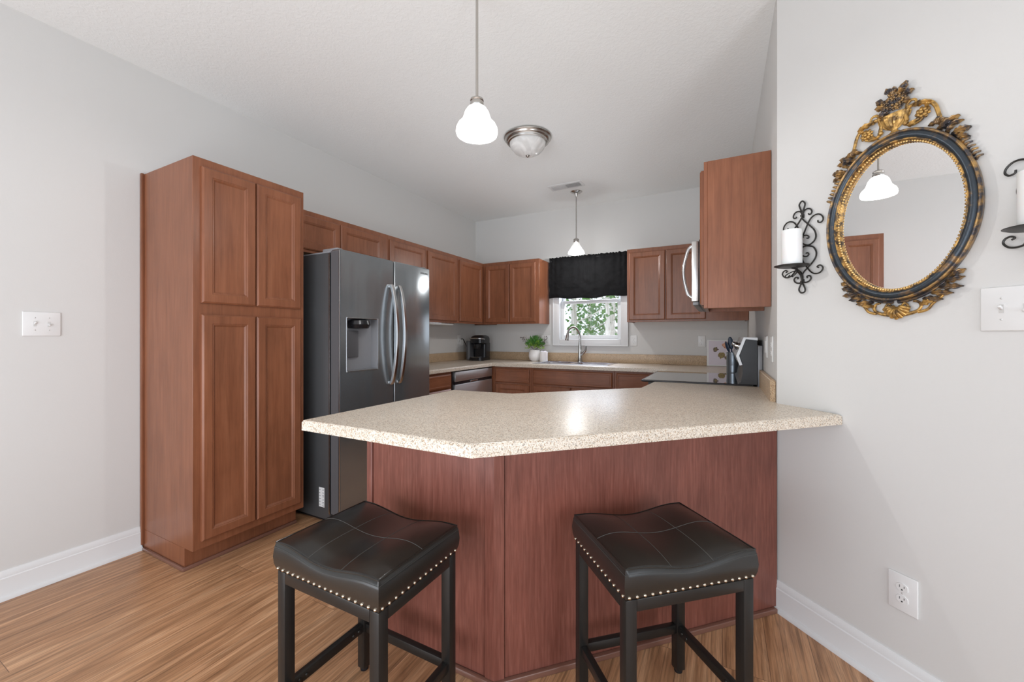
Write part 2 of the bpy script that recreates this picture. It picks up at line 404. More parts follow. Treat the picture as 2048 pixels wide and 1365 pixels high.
def cabinet(name, label, loc, rotz, W, D, z0, z1, doors, drawers=(), toe=0, group=None, back_under=True, wm='wood', extra=None):
    root = thing(name, label, 'cabinet', loc, rotz, group)
    bm = NB()
    zb = z0+toe
    if toe: box(bm, 0, W, 0, D, zb, z1, .0015, 1)
    else:
        box(bm, 0, .018, .018, D, zb, z1, .001, 1); box(bm, W-.018, W, .018, D, zb, z1, .001, 1)
        box(bm, .018, W-.018, .018, D, z1-.018, z1); box(bm, 0, W, 0, .018, zb, z1, .0015, 1)
    obj('body', bm, M[wm], root)
    if not toe: obj('bottom_panel', B(.018, W-.018, .018, D, zb+.02, zb+.032), M['maple_raw'], root)
    else: obj('toe_kick', B(.0, W, .08, D, z0, zb), M[wm], root)
    for d in doors: obj('door', door_bm(*d), M[wm], root, ang=20)
    for d in drawers: obj('drawer', door_bm(*d, drawer=True), M['wood_h'], root, ang=20)
    return root
TOP = 2.134; UT = 2.108; UB = 1.358
# tall pantry
PF = -2.385
pan = cabinet('pantry_cabinet', 'tall reddish-brown four-door pantry cabinet standing against the left wall', (PF, 1.066, 0), PI/2, .612, -XL+PF-.002, 0, TOP,
    [(.035, .305, 1.385, 2.09), (.311, .585, 1.385, 2.09), (.035, .305, .155, 1.325), (.311, .585, .155, 1.325)], toe=.114)
obj('scribe_moulding', B(-.013, 0.0, -XL+PF-.024, -XL+PF-.002, .03, TOP+.003, .002), M['wood'], pan)
bm = NB(); box(bm, -.014, .0, .074, -XL+PF-.03, 0, .02, .005); box(bm, -.014, .612, .066, .0795, 0, .02, .005); obj('shoe_moulding', bm, M['shoe'], pan)
UF = -2.622                                                    # face of the left wall uppers
UD = -XL+UF-.002
dh = .038
cabinet('wall_cabinet', 'short two-door wall cabinet above the refrigerator', (UF, 1.680, 0), PI/2, .978, UD, 1.81, UT,
    [(.02, .462, 1.83, UT-dh), (.468, .905, 1.83, UT-dh)], group='wall cabinets')
cabinet('wall_cabinet', 'single-door wall cabinet on the left wall, just beyond the one above the refrigerator', (UF, 2.659, 0), PI/2, .503, UD, UB, UT,
    [(.006, .485, UB+.02, UT-dh)], group='wall cabinets')
cabinet('wall_cabinet', 'single-door wall cabinet on the left wall with pale strip lamp below it', (UF, 3.164, 0), PI/2, .545, UD, UB, UT,
    [(.025, .520, UB+.02, UT-dh)], group='wall cabinets')
cabinet('wall_cabinet', 'single-door wall cabinet at the far end of the left wall, in the corner', (UF, 3.711, 0), PI/2, .850, UD, UB, UT,
    [(.025, .505, UB+.02, UT-dh)], group='wall cabinets')
BF = 4.254
BD = YB-BF-.002
cabinet('wall_cabinet', 'two-door wall cabinet on the back wall left of the window', (UF+.002, BF, 0), 0, .752, BD, UB, UT,
    [(.04, .368, UB+.02, UT-dh), (.374, .712, UB+.02, UT-dh)], group='wall cabinets')
cabinet('wall_cabinet', 'two-door wall cabinet on the back wall right of the window', (-.876, BF, 0), 0, 1.088, BD, UB, UT,
    [(.022, .372, UB+.02, UT-dh), (.380, .735, UB+.02, UT-dh)], group='wall cabinets')
RF = -.088
cabinet('wall_cabinet', 'large flat-sided wall cabinet high on the right wall, nearest to the camera', (RF, 2.752, 0), -PI/2, .392, XR-RF-.002, 1.36, TOP,
    [(.02, .372, 1.38, TOP-dh)], group='wall cabinets')
cabinet('wall_cabinet', 'wall cabinet over the microwave on the right wall', (RF, 3.532, 0), -PI/2, .772, XR-RF-.002, 1.82, TOP,
    [(.02, .382, 1.84, TOP-dh), (.388, .752, 1.84, TOP-dh)], group='wall cabinets')
# strip light under left wall cabinet
r = thing('under_cabinet_lamp', 'thin pale strip lamp under a wall cabinet on the left wall', 'lamp', (-2.70, 3.20, 1.335))
obj('housing', B(0, .072, 0, .46, .008, .022, .003), M['steel'], r); obj('diffuser', B(.006, .066, .01, .45, 0, .008, .002), M['paper'], r)

# base cabinets
CT = .914; TH = .038
LB = -2.325
cabinet('base_cabinet', 'base cabinet on the left wall between refrigerator and dishwasher', (LB, 2.70, 0), PI/2, .49, -XL+LB-.002, 0, CT-TH,
    [(.02, .465, .135, .60)], [(.02, .465, .72, .85), (.02, .465, .62, .705)], toe=.1, group='base cabinets')
cabinet('base_cabinet', 'base cabinet in the far left corner, right of the dishwasher', (LB+.001, 3.956, 0), 0, .50, .60, 0, CT-TH,
    [(.055, .475, .135, .68)], [(.055, .475, .70, .853)], toe=.1, group='base cabinets')
cabinet('base_cabinet', 'wide two-door base cabinet under the sink', (-1.822, 3.956, 0), 0, .888, .60, 0, CT-TH,
    [(.02, .442, .135, .68), (.448, .868, .135, .68)], [(.02, .868, .70, .853)], toe=.1, group='base cabinets')
cabinet('base_cabinet', 'base cabinet right of the sink, beside the oven corner', (-.932, 3.956, 0), 0, 1.14, .60, 0, CT-TH,
    [(.02, .46, .135, .68)], [(.02, .46, .70, .853)], toe=.1, group='base cabinets')

# ---------------------------------------------------------------- counters
t_root = thing('countertop', 'speckled beige countertop running along the left and back walls', 'countertop', (XL, YB, CT-TH), world=True)
SX0, SX1, SY0, SY1 = -1.85, -1.02, 4.02, 4.47
bm = NB()
cf = 3.925; cl = -2.297
e_ = .002
def slab(bm, x0, x1, y0, y1, bevel_edges=None):
    box(bm, x0, x1, y0, y1, CT-TH, CT)
# L-shape with a hole for the sink (pieces in one slab); front lip rounded with a roll strip
slab(bm, XL+e_, cl, 2.70, cf); slab(bm, XL+e_, SX0+.02, cf, YB-e_); slab(bm, SX1-.02, XR-e_, cf, YB-e_)
slab(bm, SX0+.02, SX1-.02, cf, SY0+.02); slab(bm, SX0+.02, SX1-.02, SY1-.02, YB-e_); slab(bm, -.44, XR-e_, 3.582, cf)
bmesh.ops.remove_doubles(bm, verts=bm.verts, dist=.0001)
def roll(bm, p0, p1, nrm, r=.012):
    prof = [(0, CT)] + [(r*math.sin(a), CT-r+r*math.cos(a)) for a in [PI/8*i for i in range(1, 5)]] + [(r, CT-TH), (0, CT-TH)]
    A = [bm.verts.new((p0[0]+nrm[0]*q, p0[1]+nrm[1]*q, z)) for q, z in prof]; C_ = [bm.verts.new((p1[0]+nrm[0]*q, p1[1]+nrm[1]*q, z)) for q, z in prof]
    for i in range(len(prof)-1): bm.faces.new((A[i], A[i+1], C_[i+1], C_[i]))
    bm.faces.new(A); bm.faces.new(C_)
roll(bm, (cl, 2.70), (cl, cf-.012), (1, 0)); roll(bm, (cl, cf), (-.44, cf), (0, -1)); roll(bm, (-.44, 3.582), (-.44, cf-.012), (-1, 0))
obj('worktop', bm, M['counter'], t_root)
bm = NB()
box(bm, XL+e_, XL+.022, 2.70, YB-.022, CT, CT+.1, .005); box(bm, XL+e_, XR-e_, YB-.022, YB-e_, CT, CT+.1, .005); box(bm, XR-.022, XR-e_, 3.582, YB-.022, CT, CT+.1, .005)
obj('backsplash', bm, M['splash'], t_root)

PEN = [(-1.335, .932), (-.612, .932), (.404, 1.943), (XR-.0015, CY-.0005), (XR-.0015, 2.795), (-.405, 2.795), (-.405, 2.415), (-.965, 1.850), (-1.335, 1.850)]
p_root = thing('peninsula_countertop', 'large speckled beige countertop with angled overhanging bar edge, on the peninsula', 'countertop', (-.6, 1.6, CT-TH), world=True)
obj('worktop', prism(NB(), PEN, CT-TH, CT, .012, 4, True), M['counter'], p_root)
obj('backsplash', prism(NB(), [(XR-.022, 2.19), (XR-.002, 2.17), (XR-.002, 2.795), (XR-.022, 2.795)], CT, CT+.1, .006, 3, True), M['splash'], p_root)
# peninsula base
b_root = thing('peninsula_cabinet', 'reddish-brown panelled peninsula base under the bar countertop', 'cabinet', (-.6, 1.7, 0), world=True)
PX = -1.305; PY = 1.216; K = PY-(-.70)
base = [(PX, PY), (-.703, PY), (XR-.012, PY+.703+XR-.012), (XR-.012, 2.79), (-.375, 2.79), (-.375, 2.44), (-.94, 1.82), (PX, 1.82)]
obj('body', prism(NB(), base, 0, CT-TH-.0005), M['wood'], b_root)
obj('front_panel', B(PX+.030, -.739, PY-.006, PY, .02, CT-TH-.001), M['wood_pen'], b_root)
dv = Vector((1, 1)).normalized(); nv = Vector((1, -1)).normalized()
def strip(bm, s0, s1, t0, t1, z0, z1, bev=0):
    # along the 45 degree face starting at the corner (-.703, PY); s along, t outward
    o_ = Vector((-.703, PY)); q = [o_+dv*s0+nv*t0, o_+dv*s1+nv*t0, o_+dv*s1+nv*t1, o_+dv*s0+nv*t1]
    return prism(bm, [tuple(v) for v in q], z0, z1, bev)
LEN = (XR-.002+.703)*R2
obj('front_panel', strip(NB(), .036, LEN-.006, 0, .006, .02, CT-TH-.001), M['wood_pen'], b_root)
obj('end_trim', B(PX-.003, PX+.028, PY-.012, PY+.0, .0, CT-TH-.001, .003), M['wood_pen'], b_root)
a_ = .032
obj('corner_trim', prism(NB(), [(-.703-a_, PY), (-.703-a_, PY-.012), (-.703+.005, PY-.012), (-.703+a_*.707+.012*.707, PY+a_*.707-.012*.707), (-.703+a_*.707, PY+a_*.707)], 0, CT-TH-.001), M['wood_pen'], b_root)
bm = NB(); box(bm, PX, -.69, PY-.024, PY-.006, 0, .022, .006); strip(bm, -.005, LEN-.024, .006, .024, 0, .022, .004); obj('shoe_moulding', bm, M['shoe'], b_root)

# ---------------------------------------------------------------- refrigerator (world coords)
FX, FY0, FY1, FZ = -2.155, 1.762, 2.655, 1.770
fr = thing('refrigerator', 'dark stainless side-by-side refrigerator with water dispenser, beside the pantry', 'refrigerator', (-2.5, 2.2, 0), world=True)
obj('body', B(-2.88, -2.252, FY0+.004, FY1-.004, .02, 1.755, .004), M['fridge_side'], fr)
obj('base_grille', B(-2.85, -2.24, FY0+.02, FY1-.02, .0, .055, .003), M['black'], fr)
obj('door_edge', B(-2.231, FX-.008, FY0-.0012, FY0+.002, .07, FZ-.012), M['dgrey'], fr)
obj('gasket', B(-2.252, -2.232, FY0+.012, FY1-.012, .06, 1.74), M['black'], fr)
FS = 2.247
def fdoor(y0, y1, cut=None):
    bm = NB(); x0, x1 = -2.232, FX
    if cut is None: box(bm, x0, x1, y0, y1, .06, FZ, .009, 3)
    else:
        cy0, cy1, cz0, cz1 = cut
        # door slab as a ring of quads around the dispenser opening
        ys = [y0, cy0, cy1, y1]; zs = [.06, cz0, cz1, FZ]
        for i in range(3):
            for j in range(3):
                if i == 1 and j == 1: continue
                vs = [bm.verts.new((x1, ys[i+a], zs[j+b])) for a, b in ((0, 0), (1, 0), (1, 1), (0, 1))]; bm.faces.new(vs)
        bmesh.ops.remove_doubles(bm, verts=bm.verts, dist=1e-5)
        ring = [(y0, .06), (y1, .06), (y1, FZ), (y0, FZ)]
        f1 = [next(v for v in bm.verts if abs(v.co.y-a) < 1e-5 and abs(v.co.z-b) < 1e-5) for a, b in ring]
        outer = [e for e in bm.edges if e.is_boundary and (all(abs(v.co.y-y0) < 1e-5 for v in e.verts) or all(abs(v.co.y-y1) < 1e-5 for v in e.verts) or all(abs(v.co.z-.06) < 1e-5 for v in e.verts) or all(abs(v.co.z-FZ) < 1e-5 for v in e.verts))]
        ex = bmesh.ops.extrude_edge_only(bm, edges=outer)
        bmesh.ops.translate(bm, verts=[v for v in ex['geom'] if isinstance(v, bmesh.types.BMVert)], vec=(x0-x1, 0, 0))
        bmesh.ops.recalc_face_normals(bm, faces=bm.faces)
        fe = [e for e in bm.edges if len(e.link_faces) == 2 and abs(e.link_faces[0].normal.dot(e.link_faces[1].normal)) < .1]
        bmesh.ops.bevel(bm, geom=fe, offset=.009, segments=3, affect='EDGES')
    return bm
DC = (1.822, 2.083, .985, 1.330)
d1 = obj('door', fdoor(FY0, FS-.003, DC), M['fridge'], fr)
d2 = obj('door', fdoor(FS+.003, FY1), M['fridge'], fr)
obj('edge_trim', B(FX-.003, FX+.0015, FY0-.0015, FY0+.004, .06, FZ-.01, .001), M['handle'], d1)
obj('edge_trim', B(-2.256, -2.249, FY0+.001, FY0+.006, .06, 1.75, .001), M['handle'], d1)
# dispenser recess
cy0, cy1, cz0, cz1 = DC
bm = NB(); xd = FX-.065
V = lambda x, y, z: bm.verts.new((x, y, z))
def quad(*p): bm.faces.new([bm.verts.new(q) for q in p])
quad((xd, cy0, cz0), (xd, cy1, cz0), (xd, cy1, cz1), (xd, cy0, cz1))
quad((xd, cy0, cz0), (FX, cy0, cz0), (FX, cy0, cz1), (xd, cy0, cz1)); quad((xd, cy1, cz0), (FX, cy1, cz0), (FX, cy1, cz1), (xd, cy1, cz1))
quad((xd, cy0, cz0), (FX, cy0, cz0), (FX, cy1, cz0), (xd, cy1, cz0)); quad((xd, cy0, cz1), (FX, cy0, cz1), (FX, cy1, cz1), (xd, cy1, cz1))
dp = obj('dispenser', bm, M['mgrey'], d1, smooth=False)
bm = NB()
for y0, y1, z0, z1 in ((cy0-.006, cy0, cz0-.006, cz1+.006), (cy1, cy1+.006, cz0-.006, cz1+.006), (cy0, cy1, cz0-.006, cz0), (cy0, cy1, cz1, cz1+.006)): box(bm, FX-.004, FX+.003, y0, y1, z0, z1, .001, 1)
obj('dispenser_bezel', bm, M['handle'], dp) if False else obj('dispenser_bezel', bm, M['handle'], d1)
obj('control_head', lathe(NB(), [(0, .065), (.05, .065), (.078, .055), (.084, .03), (.07, .004), (.03, 0), (0, 0)], 28, (FX-.05, (cy0+cy1)/2+.0, cz1-.068)), M['black'], d1)
obj('paddle', B(FX-.056, FX-.046, cy0+.045, cy0+.135, cz0+.085, cz1-.08, .006), M['dgrey'], d1)
for hy, s_, d_ in ((FS-.043, -1, d1), (FS+.038, 1, d2)):
    hz = [(.868, .012), (.90, .030), (1.0, .052), (1.12, .066), (1.225, .070), (1.33, .066), (1.45, .052), (1.55, .030), (1.585, .012)]
    bm = NB(); pts = catmull([(FX+q, hy, z) for z, q in hz], 4)
    prev = None
    for i, p in enumerate(pts):
        a = pts[max(i-1, 0)]; b = pts[min(i+1, len(pts)-1)]; d = (b-a).normalized(); nx = Vector((d.z, 0, -d.x))
        ring = [bm.verts.new(p+nx*u+Vector((0, v_, 0))) for u, v_ in ((.011, -.010), (.011, .010), (.007, .0135), (-.009, .0135), (-.009, -.0135), (.007, -.0135))]
        if prev:
            for j in range(6): bm.faces.new((prev[j], prev[(j+1) % 6], ring[(j+1) % 6], ring[j]))
        else: bm.faces.new(ring)
        prev = ring
    bm.faces.new(prev[::-1])
    box(bm, FX-.001, FX+.016, hy-.012, hy+.012, .862, .885, .003); box(bm, FX-.001, FX+.016, hy-.012, hy+.012, 1.568, 1.591, .003)
    obj('handle', bm, M['handle'], d_)
obj('hinge_cover', B(-2.33, -2.19, FY0+.012, FY0+.055, 1.755, 1.783, .006), M['mgrey'], fr)
obj('hinge_cover', B(-2.33, -2.19, FY1-.055, FY1-.012, 1.755, 1.783, .006), M['mgrey'], fr)
obj('top_panel', B(-2.86, -2.262, FY0+.01, FY1-.01, 1.7551, 1.765, .003), M['mgrey'], fr)
TX = Matrix(((0, 0, 1, 0), (1, 0, 0, 0), (0, 1, 0, 0), (0, 0, 0, 1)))   # text plane facing +x
text_obj('brand_lettering', 'SAMSUNG', .021, M['black'], fr, Matrix.Translation((FX+.0004, 2.585, 1.722)) @ TX, .0004)
lb = obj('rating_label', B(-2.352, -2.300, FY0+.0030, FY0+.0040, .095, .222), M['paper'], fr, smooth=False)
bm = NB()
for i in range(16):
    z = .102+i*.0073; 
    if i % 3 != 1: box(bm, -2.318, -2.304, FY0+.0024, FY0+.0031, z, z+random.choice((.002, .004)))
for i, wd in enumerate((.012, .01, .014, .012, .009, .012)): box(bm, -2.348, -2.348+wd, FY0+.0024, FY0+.0031, .108+i*.019, .111+i*.019)
obj('label_print', bm, M['dgrey'], lb, smooth=False)

# ---------------------------------------------------------------- dishwasher
dw = thing('dishwasher', 'stainless dishwasher built in under the left countertop', 'dishwasher', (-2.6, 3.5, 0), world=True)
y0, y1 = 3.193, 3.952
DX = LB+.022
obj('body', B(XL+.03, LB-.01, y0+.005, y1-.005, .03, .872, .003), M['black'], dw)
obj('kick_plate', B(-2.40, -2.38, y0+.01, y1-.01, 0, .10), M['black'], dw)
obj('door', B(LB-.01, DX, y0+.035, y1-.02, .11, .735, .006), M['steel_h'], dw)
obj('pocket_handle', B(LB-.01, DX-.012, y0+.035, y1-.02, .735, .765), M['black'], dw)
obj('control_panel', B(LB-.01, DX, y0+.035, y1-.02, .765, .862, .006), M['steel_h'], dw)
obj('latch', B(DX-.012, DX-.004, 3.50, 3.64, .742, .758, .003), M['handle'], dw)
obj('side_filler', B(LB-.01, LB+.004, y0, y0+.033, .1, .872), M['black'], dw)

# ---------------------------------------------------------------- sink, faucet
sk = thing('kitchen_sink', 'stainless double-bowl sink set in the back counter below the window', 'sink', (-1.435, 4.25, CT), world=True)
bm = NB()
def bowl(bm, x0, x1, y0, y1, depth, r=.05):
    prev = None
    def rr(ins, z, rad):
        pts = []
        for cx_, cy_, a0 in ((x1-ins-rad, y1-ins-rad, 0), (x0+ins+rad, y1-ins-rad, PI/2), (x0+ins+rad, y0+ins+rad, PI), (x1-ins-rad, y0+ins+rad, 1.5*PI)):
            for k in range(5): a = a0+PI/2*k/4; pts.append((cx_+rad*math.cos(a), cy_+rad*math.sin(a), z))
        return [bm.verts.new(p) for p in pts]
    for ins, z, rad in ((0, CT+.003, r), (.004, CT-.005, r), (.012, CT-depth+.03, r), (.04, CT-depth, r*.6)):
        ring = rr(ins, z, rad)
        if prev:
            for i in range(20): bm.faces.new((prev[i], prev[(i+1) % 20], ring[(i+1) % 20], ring[i]))
        prev = ring
    bm.faces.new(prev)
bx = [(SX0+.045, -1.452), (-1.418, SX1-.045)]
for a, b in bx: bowl(bm, a, b, SY0+.045, SY1-.09, .17)
obj('bowls', bm, M['sink'], sk)
bm = NB()
xs = [SX0, bx[0][0]+.012, bx[0][1]-.012, bx[1][0]+.012, bx[1][1]-.012, SX1]; ys = [SY0, SY0+.057, SY1-.102, SY1]
for i in range(5):
    for j in range(3):
        if j == 1 and i in (1, 3): continue
        box(bm, xs[i], xs[i+1], ys[j], ys[j+1], CT+.0005, CT+.006)
bmesh.ops.remove_doubles(bm, verts=bm.verts, dist=1e-5)
obj('rim', bm, M['sink'], sk, smooth=False)
fa = thing('faucet', 'tall gooseneck pull-down faucet behind the sink', 'faucet', (-1.437, 4.425, CT+.006))
obj('body', lathe(NB(), [(0, 0), (.032, 0), (.032, .005), (.027, .012), (.022, .05), (.019, .12), (.0155, .2), (.013, .235), (0, .235)], 24), M['nickel_f'], fa)
pts = catmull([(0, 0, .22), (0, 0, .28), (-.008, -.01, .335), (-.035, -.045, .385), (-.065, -.085, .392), (-.09, -.115, .365), (-.098, -.128, .325)], 6)
obj('spout', tube(NB(), pts, .0125, 12), M['nickel_f'], fa)
sp = obj('spray_head', tube(NB(), catmull([(-.098, -.128, .328), (-.102, -.134, .29), (-.106, -.14, .245)], 4), lambda u: .0135+.008*u, 14), M['nickel_f'], fa)
obj('lever_handle', tube(NB(), catmull([(.012, -.004, .085), (.045, -.01, .105), (.07, -.014, .135), (.078, -.015, .185)], 5), lambda u: .019-.011*u, 10), M['nickel_f'], fa)

# ---------------------------------------------------------------- window valance
vl = thing('window_valance', 'black cloth valance hanging over the kitchen window', 'curtain', (-1.37, YB-.055, 2.13), world=True)
bm = NB(); nx, nz = 150, 44; grid = []
VX0, VX1 = -1.838, -.892
for j in range(nz+1):
    row = []
    for i in range(nx+1):
        u = i/nx; v_ = j/nz; x = VX0+(VX1-VX0)*u
        hem = 1.655+.006*math.sin(u*19)+.008*math.sin(u*8+1)+.02*(1-u)*0
        z = 2.145-(2.145-hem)*v_
        a = .005*math.sin(u*24+1.5*math.sin(u*9))*(.35+.65*v_)+.006*math.sin(u*80+3*math.sin(u*13))*(1-v_)
        pinch = -.012*math.exp(-((z-2.105)/.012)**2)
        if j < 3: a += .006*math.sin(u*170)*(1-j/3); z += .004*math.sin(u*150+2*math.sin(u*31))*(1-j/3)
        nzv = noise.noise(Vector((u*9, v_*7, 0)))*.014+noise.noise(Vector((u*22, v_*20, 3)))*.005
        row.append(bm.verts.new((x+.006*(1-abs(2*u-1))*0, YB-.075+a+nzv+pinch*-1-.01*math.sin(v_*PI), z)))
    grid.append(row)
for j in range(nz):
    for i in range(nx): bm.faces.new((grid[j][i], grid[j][i+1], grid[j+1][i+1], grid[j+1][i]))
o = obj('cloth', bm, M['valance'], vl, ang=180); md = o.modifiers.new('t', 'SOLIDIFY'); md.thickness = .003
obj('curtain_rod', tube(NB(), [(VX0, YB-.055, 2.118), (VX1-.01, YB-.055, 2.118)], .007, 10), M['black'], vl)
for x in (VX0+.012, VX1-.04): obj('rod_bracket', B(x-.008, x+.008, YB-.062, YB-.018, 2.10, 2.13, .002), M['black'], vl)

# ---------------------------------------------------------------- electric range (world)
rg = thing('electric_range', 'black glass-top electric range with stainless control backguard, against the right wall', 'stove', (-.15, 3.19, 0), world=True)
RY0, RY1 = 2.802, 3.576
obj('body', B(-.44, .19, RY0+.004, RY1-.004, .02, .908, .004), M['enamel'], rg)
od = obj('oven_door', B(-.48, -.441, RY0+.01, RY1-.01, .2, .80, .008), M['enamel'], rg)
obj('oven_handle', tube(NB(), [(-.52, RY0+.06, .755), (-.52, RY1-.06, .755)], .012, 12), M['handle'], od)
obj('oven_window', B(-.4835, -.478, RY0+.13, RY1-.13, .35, .66, .002), M['blackgl'], od)
obj('drawer', B(-.475, -.441, RY0+.01, RY1-.01, .04, .19, .008), M['enamel'], rg)
obj('feet', B(-.42, .17, RY0+.03, RY1-.03, 0, .02), M['black'], rg)
obj('cooktop', B(-.485, .165, RY0, RY1, .908, .921, .005), M['enamel'], rg)
obj('glass_surface', B(-.474, .10, RY0+.010, RY1-.010, .921, .9225, .0006, 1), M['blackgl'], rg)
bm = NB()
def bguard(y0, y1, pr):
    b_ = NB(); A = [b_.verts.new((x, y0, z)) for x, z in pr]; C_ = [b_.verts.new((x, y1, z)) for x, z in pr]; n = len(pr)
    b_.faces.new(A); b_.faces.new(C_[::-1])
    for i in range(n): b_.faces.new((A[i], A[(i+1) % n], C_[(i+1) % n], C_[i]))
    return b_
PR = [(.183, .922), (.183, 1.188), (.125, 1.194), (.093, 1.095), (.108, 1.045), (.108, .99), (.098, .935), (.082, .922)]
obj('backguard', bguard(RY0+.001, RY1-.001, PR), M['enamel'], rg, ang=20)
PF_ = [(.185, 1.188), (.185, 1.204), (.112, 1.206), (.073, 1.093), (.092, 1.035), (.106, 1.04), (.0895, 1.095), (.124, 1.195)]
cp = obj('control_panel', bguard(RY0-.004, RY1+.004, PF_), M['panelsteel'], rg, ang=20)
dk = Vector((.112-.073, 0, 1.206-1.093)).normalized()
nk = Vector((-dk.z, 0, dk.x))
for y in (2.87, 2.955, 3.42, 3.505):
    mx = Matrix.Translation(Vector((.0925, y, 1.150))) @ nk.to_track_quat('Z', 'Y').to_matrix().to_4x4()
    b_ = lathe(NB(), [(0, 0), (.021, 0), (.021, .006), (.017, .008), (.016, .026), (.012, .03), (0, .03)], 20); bmesh.ops.transform(b_, matrix=mx, verts=b_.verts)
    obj('knob', b_, M['steel'], cp)
b_ = B(-.03, .03, -.17, .17, 0, .0015); bmesh.ops.transform(b_, matrix=Matrix.Translation(Vector((.0925, 3.19, 1.150))) @ Matrix(((nk.z, 0, nk.x, 0), (0, 1, 0, 0), (-nk.x, 0, nk.z, 0), (0, 0, 0, 1))), verts=b_.verts)
obj('display', b_, M['blackgl'], cp)
obj('rear_panel', B(.186, .211, RY0+.01, RY1-.01, .86, 1.155, .002), M['mgrey'], rg)

# ---------------------------------------------------------------- microwave
mw = thing('microwave', 'stainless over-the-range microwave with curved handle, on the right wall', 'microwave', (0, 3.14, 1.40), world=True)
MY0, MY1 = 2.762, 3.526
obj('body', B(-.13, XR-.003, MY0, MY1, 1.405, 1.815, .004), M['enamel'], mw)
md_ = obj('door', B(-.172, -.131, MY0+.002, MY1-.19, 1.43, 1.808, .005), M['steel'], mw)
obj('control_panel', B(-.172, -.131, MY1-.187, MY1-.002, 1.43, 1.808, .005), M['blackgl'], mw)
obj('door_window', B(-.1745, -.171, MY0+.08, MY1-.24, 1.48, 1.76), M['blackgl'], md_)
obj('vent_grille', B(-.165, -.131, MY0+.002, MY1-.002, 1.407, 1.427, .004), M['mgrey'], mw)
obj('handle', tube(NB(), catmull([(-.172, MY0+.035, 1.455), (-.198, MY0+.035, 1.49), (-.222, MY0+.035, 1.62), (-.198, MY0+.035, 1.75), (-.172, MY0+.035, 1.785)], 8), .0095, 12), M['handle'], md_)

# ---------------------------------------------------------------- things on the counters
cm = thing('coffee_maker', 'black pod coffee maker in the left counter corner', 'coffee maker', (-2.68, 4.28, CT), -.9+PI/2-.55)
# local: faces -y
def rrect(bm, prof):   # prof: (z, hx, y0, y1, r)
    prev = None
    for z, hx, y0_, y1_, r_ in prof:
        ring = []
        for cx_, cy_, a0 in ((hx-r_, y1_-r_, 0), (-hx+r_, y1_-r_, PI/2), (-hx+r_, y0_+r_, PI), (hx-r_, y0_+r_, 1.5*PI)):
            for k in range(6): a = a0+PI/2*k/5; ring.append(bm.verts.new((cx_+r_*math.cos(a), cy_+r_*math.sin(a), z)))
        if prev:
            for i in range(24): bm.faces.new((prev[i], prev[(i+1) % 24], ring[(i+1) % 24], ring[i]))
        else: bm.faces.new(ring[::-1])
        prev = ring
    bm.faces.new(prev); return bm
obj('base', rrect(NB(), [(0, .092, -.15, .13, .05), (.035, .092, -.15, .13, .05), (.04, .085, -.14, .12, .05)]), M['black'], cm)
obj('column', rrect(NB(), [(.04, .085, -.03, .13, .03), (.20, .088, -.03, .13, .03), (.215, .088, -.03, .13, .03)]), M['black'], cm)
obj('head', rrect(NB(), [(.20, .075, -.12, .12, .05), (.215, .09, -.14, .13, .055), (.27, .09, -.14, .13, .055), (.295, .08, -.12, .12, .05), (.312, .05, -.07, .09, .04)]), M['black'], cm)
obj('lift_handle', tube(NB(), catmull([(-.085, -.06, .262), (-.08, -.135, .268), (0, -.158, .272), (.08, -.135, .268), (.085, -.06, .262)], 5), .008, 10), M['handle'], cm)
obj('brew_head', lathe(NB(), [(0, .145), (.035, .145), (.045, .16), (.048, .20), (0, .2)], 20, (0, -.085, 0)), M['black'], cm)
obj('water_tank', rrect(NB(), [(.02, .03, -.11, .12, .025), (.22, .032, -.115, .125, .025), (.228, .03, -.11, .12, .025)]).__class__ and (lambda b_: (bmesh.ops.translate(b_, verts=b_.verts, vec=(-.118, 0, 0)), b_)[1])(rrect(NB(), [(.01, .028, -.11, .12, .025), (.225, .03, -.115, .125, .025), (.24, .026, -.11, .12, .025)])), M['dgrey'], cm)
obj('drip_tray', B(-.06, .06, -.145, -.04, .04, .046, .004), M['handle'], cm)
co = obj('power_cord', tube(NB(), catmull([(XL+.03, 4.19, 1.176), (XL+.075, 4.17, 1.172), (-2.80, 4.16, 1.08), (-2.775, 4.20, .98), (-2.80, 4.30, .925), (-2.77, 4.36, .93)], 6), .0055, 8), M['black']); tag(co, 'black power cord plugged into the left wall beside the coffee maker', 'cord')
po = thing('potted_plant', 'small bushy green plant in a white pot left of the sink', 'plant', (-1.995, 4.42, CT))
obj('pot', lathe(NB(), [(0, 0), (.045, 0), (.066, .02), (.077, .06), (.072, .105), (.058, .135), (.055, .135), (.055, .12), (0, .12)], 28), M['ceramic'], po)
random.seed(3)
def leafy(bm, c, n, R_, up, size, squash=.8):
    for k in range(n):
        a = random.uniform(0, 2*PI); e = random.uniform(-.1, 1.4); r_ = R_*random.uniform(.35, 1)
        p = Vector(c)+Vector((math.cos(a)*math.cos(e)*r_, math.sin(a)*math.cos(e)*r_, math.sin(e)*r_*squash+up))
        d = (p-Vector(c)+Vector((random.uniform(-.03, .03), random.uniform(-.03, .03), random.uniform(-.02, .04)))).normalized()
        s_ = d.cross(Vector((random.uniform(-1, 1), random.uniform(-1, 1), 1))).normalized(); L_ = size*random.uniform(.7, 1.2); n_ = d.cross(s_)*L_*.12
        v = [bm.verts.new(q) for q in (p, p+d*L_*.45+s_*L_*.24+n_, p+d*L_, p+d*L_*.45-s_*L_*.24+n_)]
        v2 = bm.verts.new(p+d*L_*.45-n_*.5)
        bm.faces.new((v[0], v[1], v2)); bm.faces.new((v[1], v[2], v2)); bm.faces.new((v[2], v[3], v2)); bm.faces.new((v[3], v[0], v2))
    return bm
obj('foliage', leafy(NB(), (0, 0, .15), 260, .10, .035, .042, 1.0), M['leaf'], po)
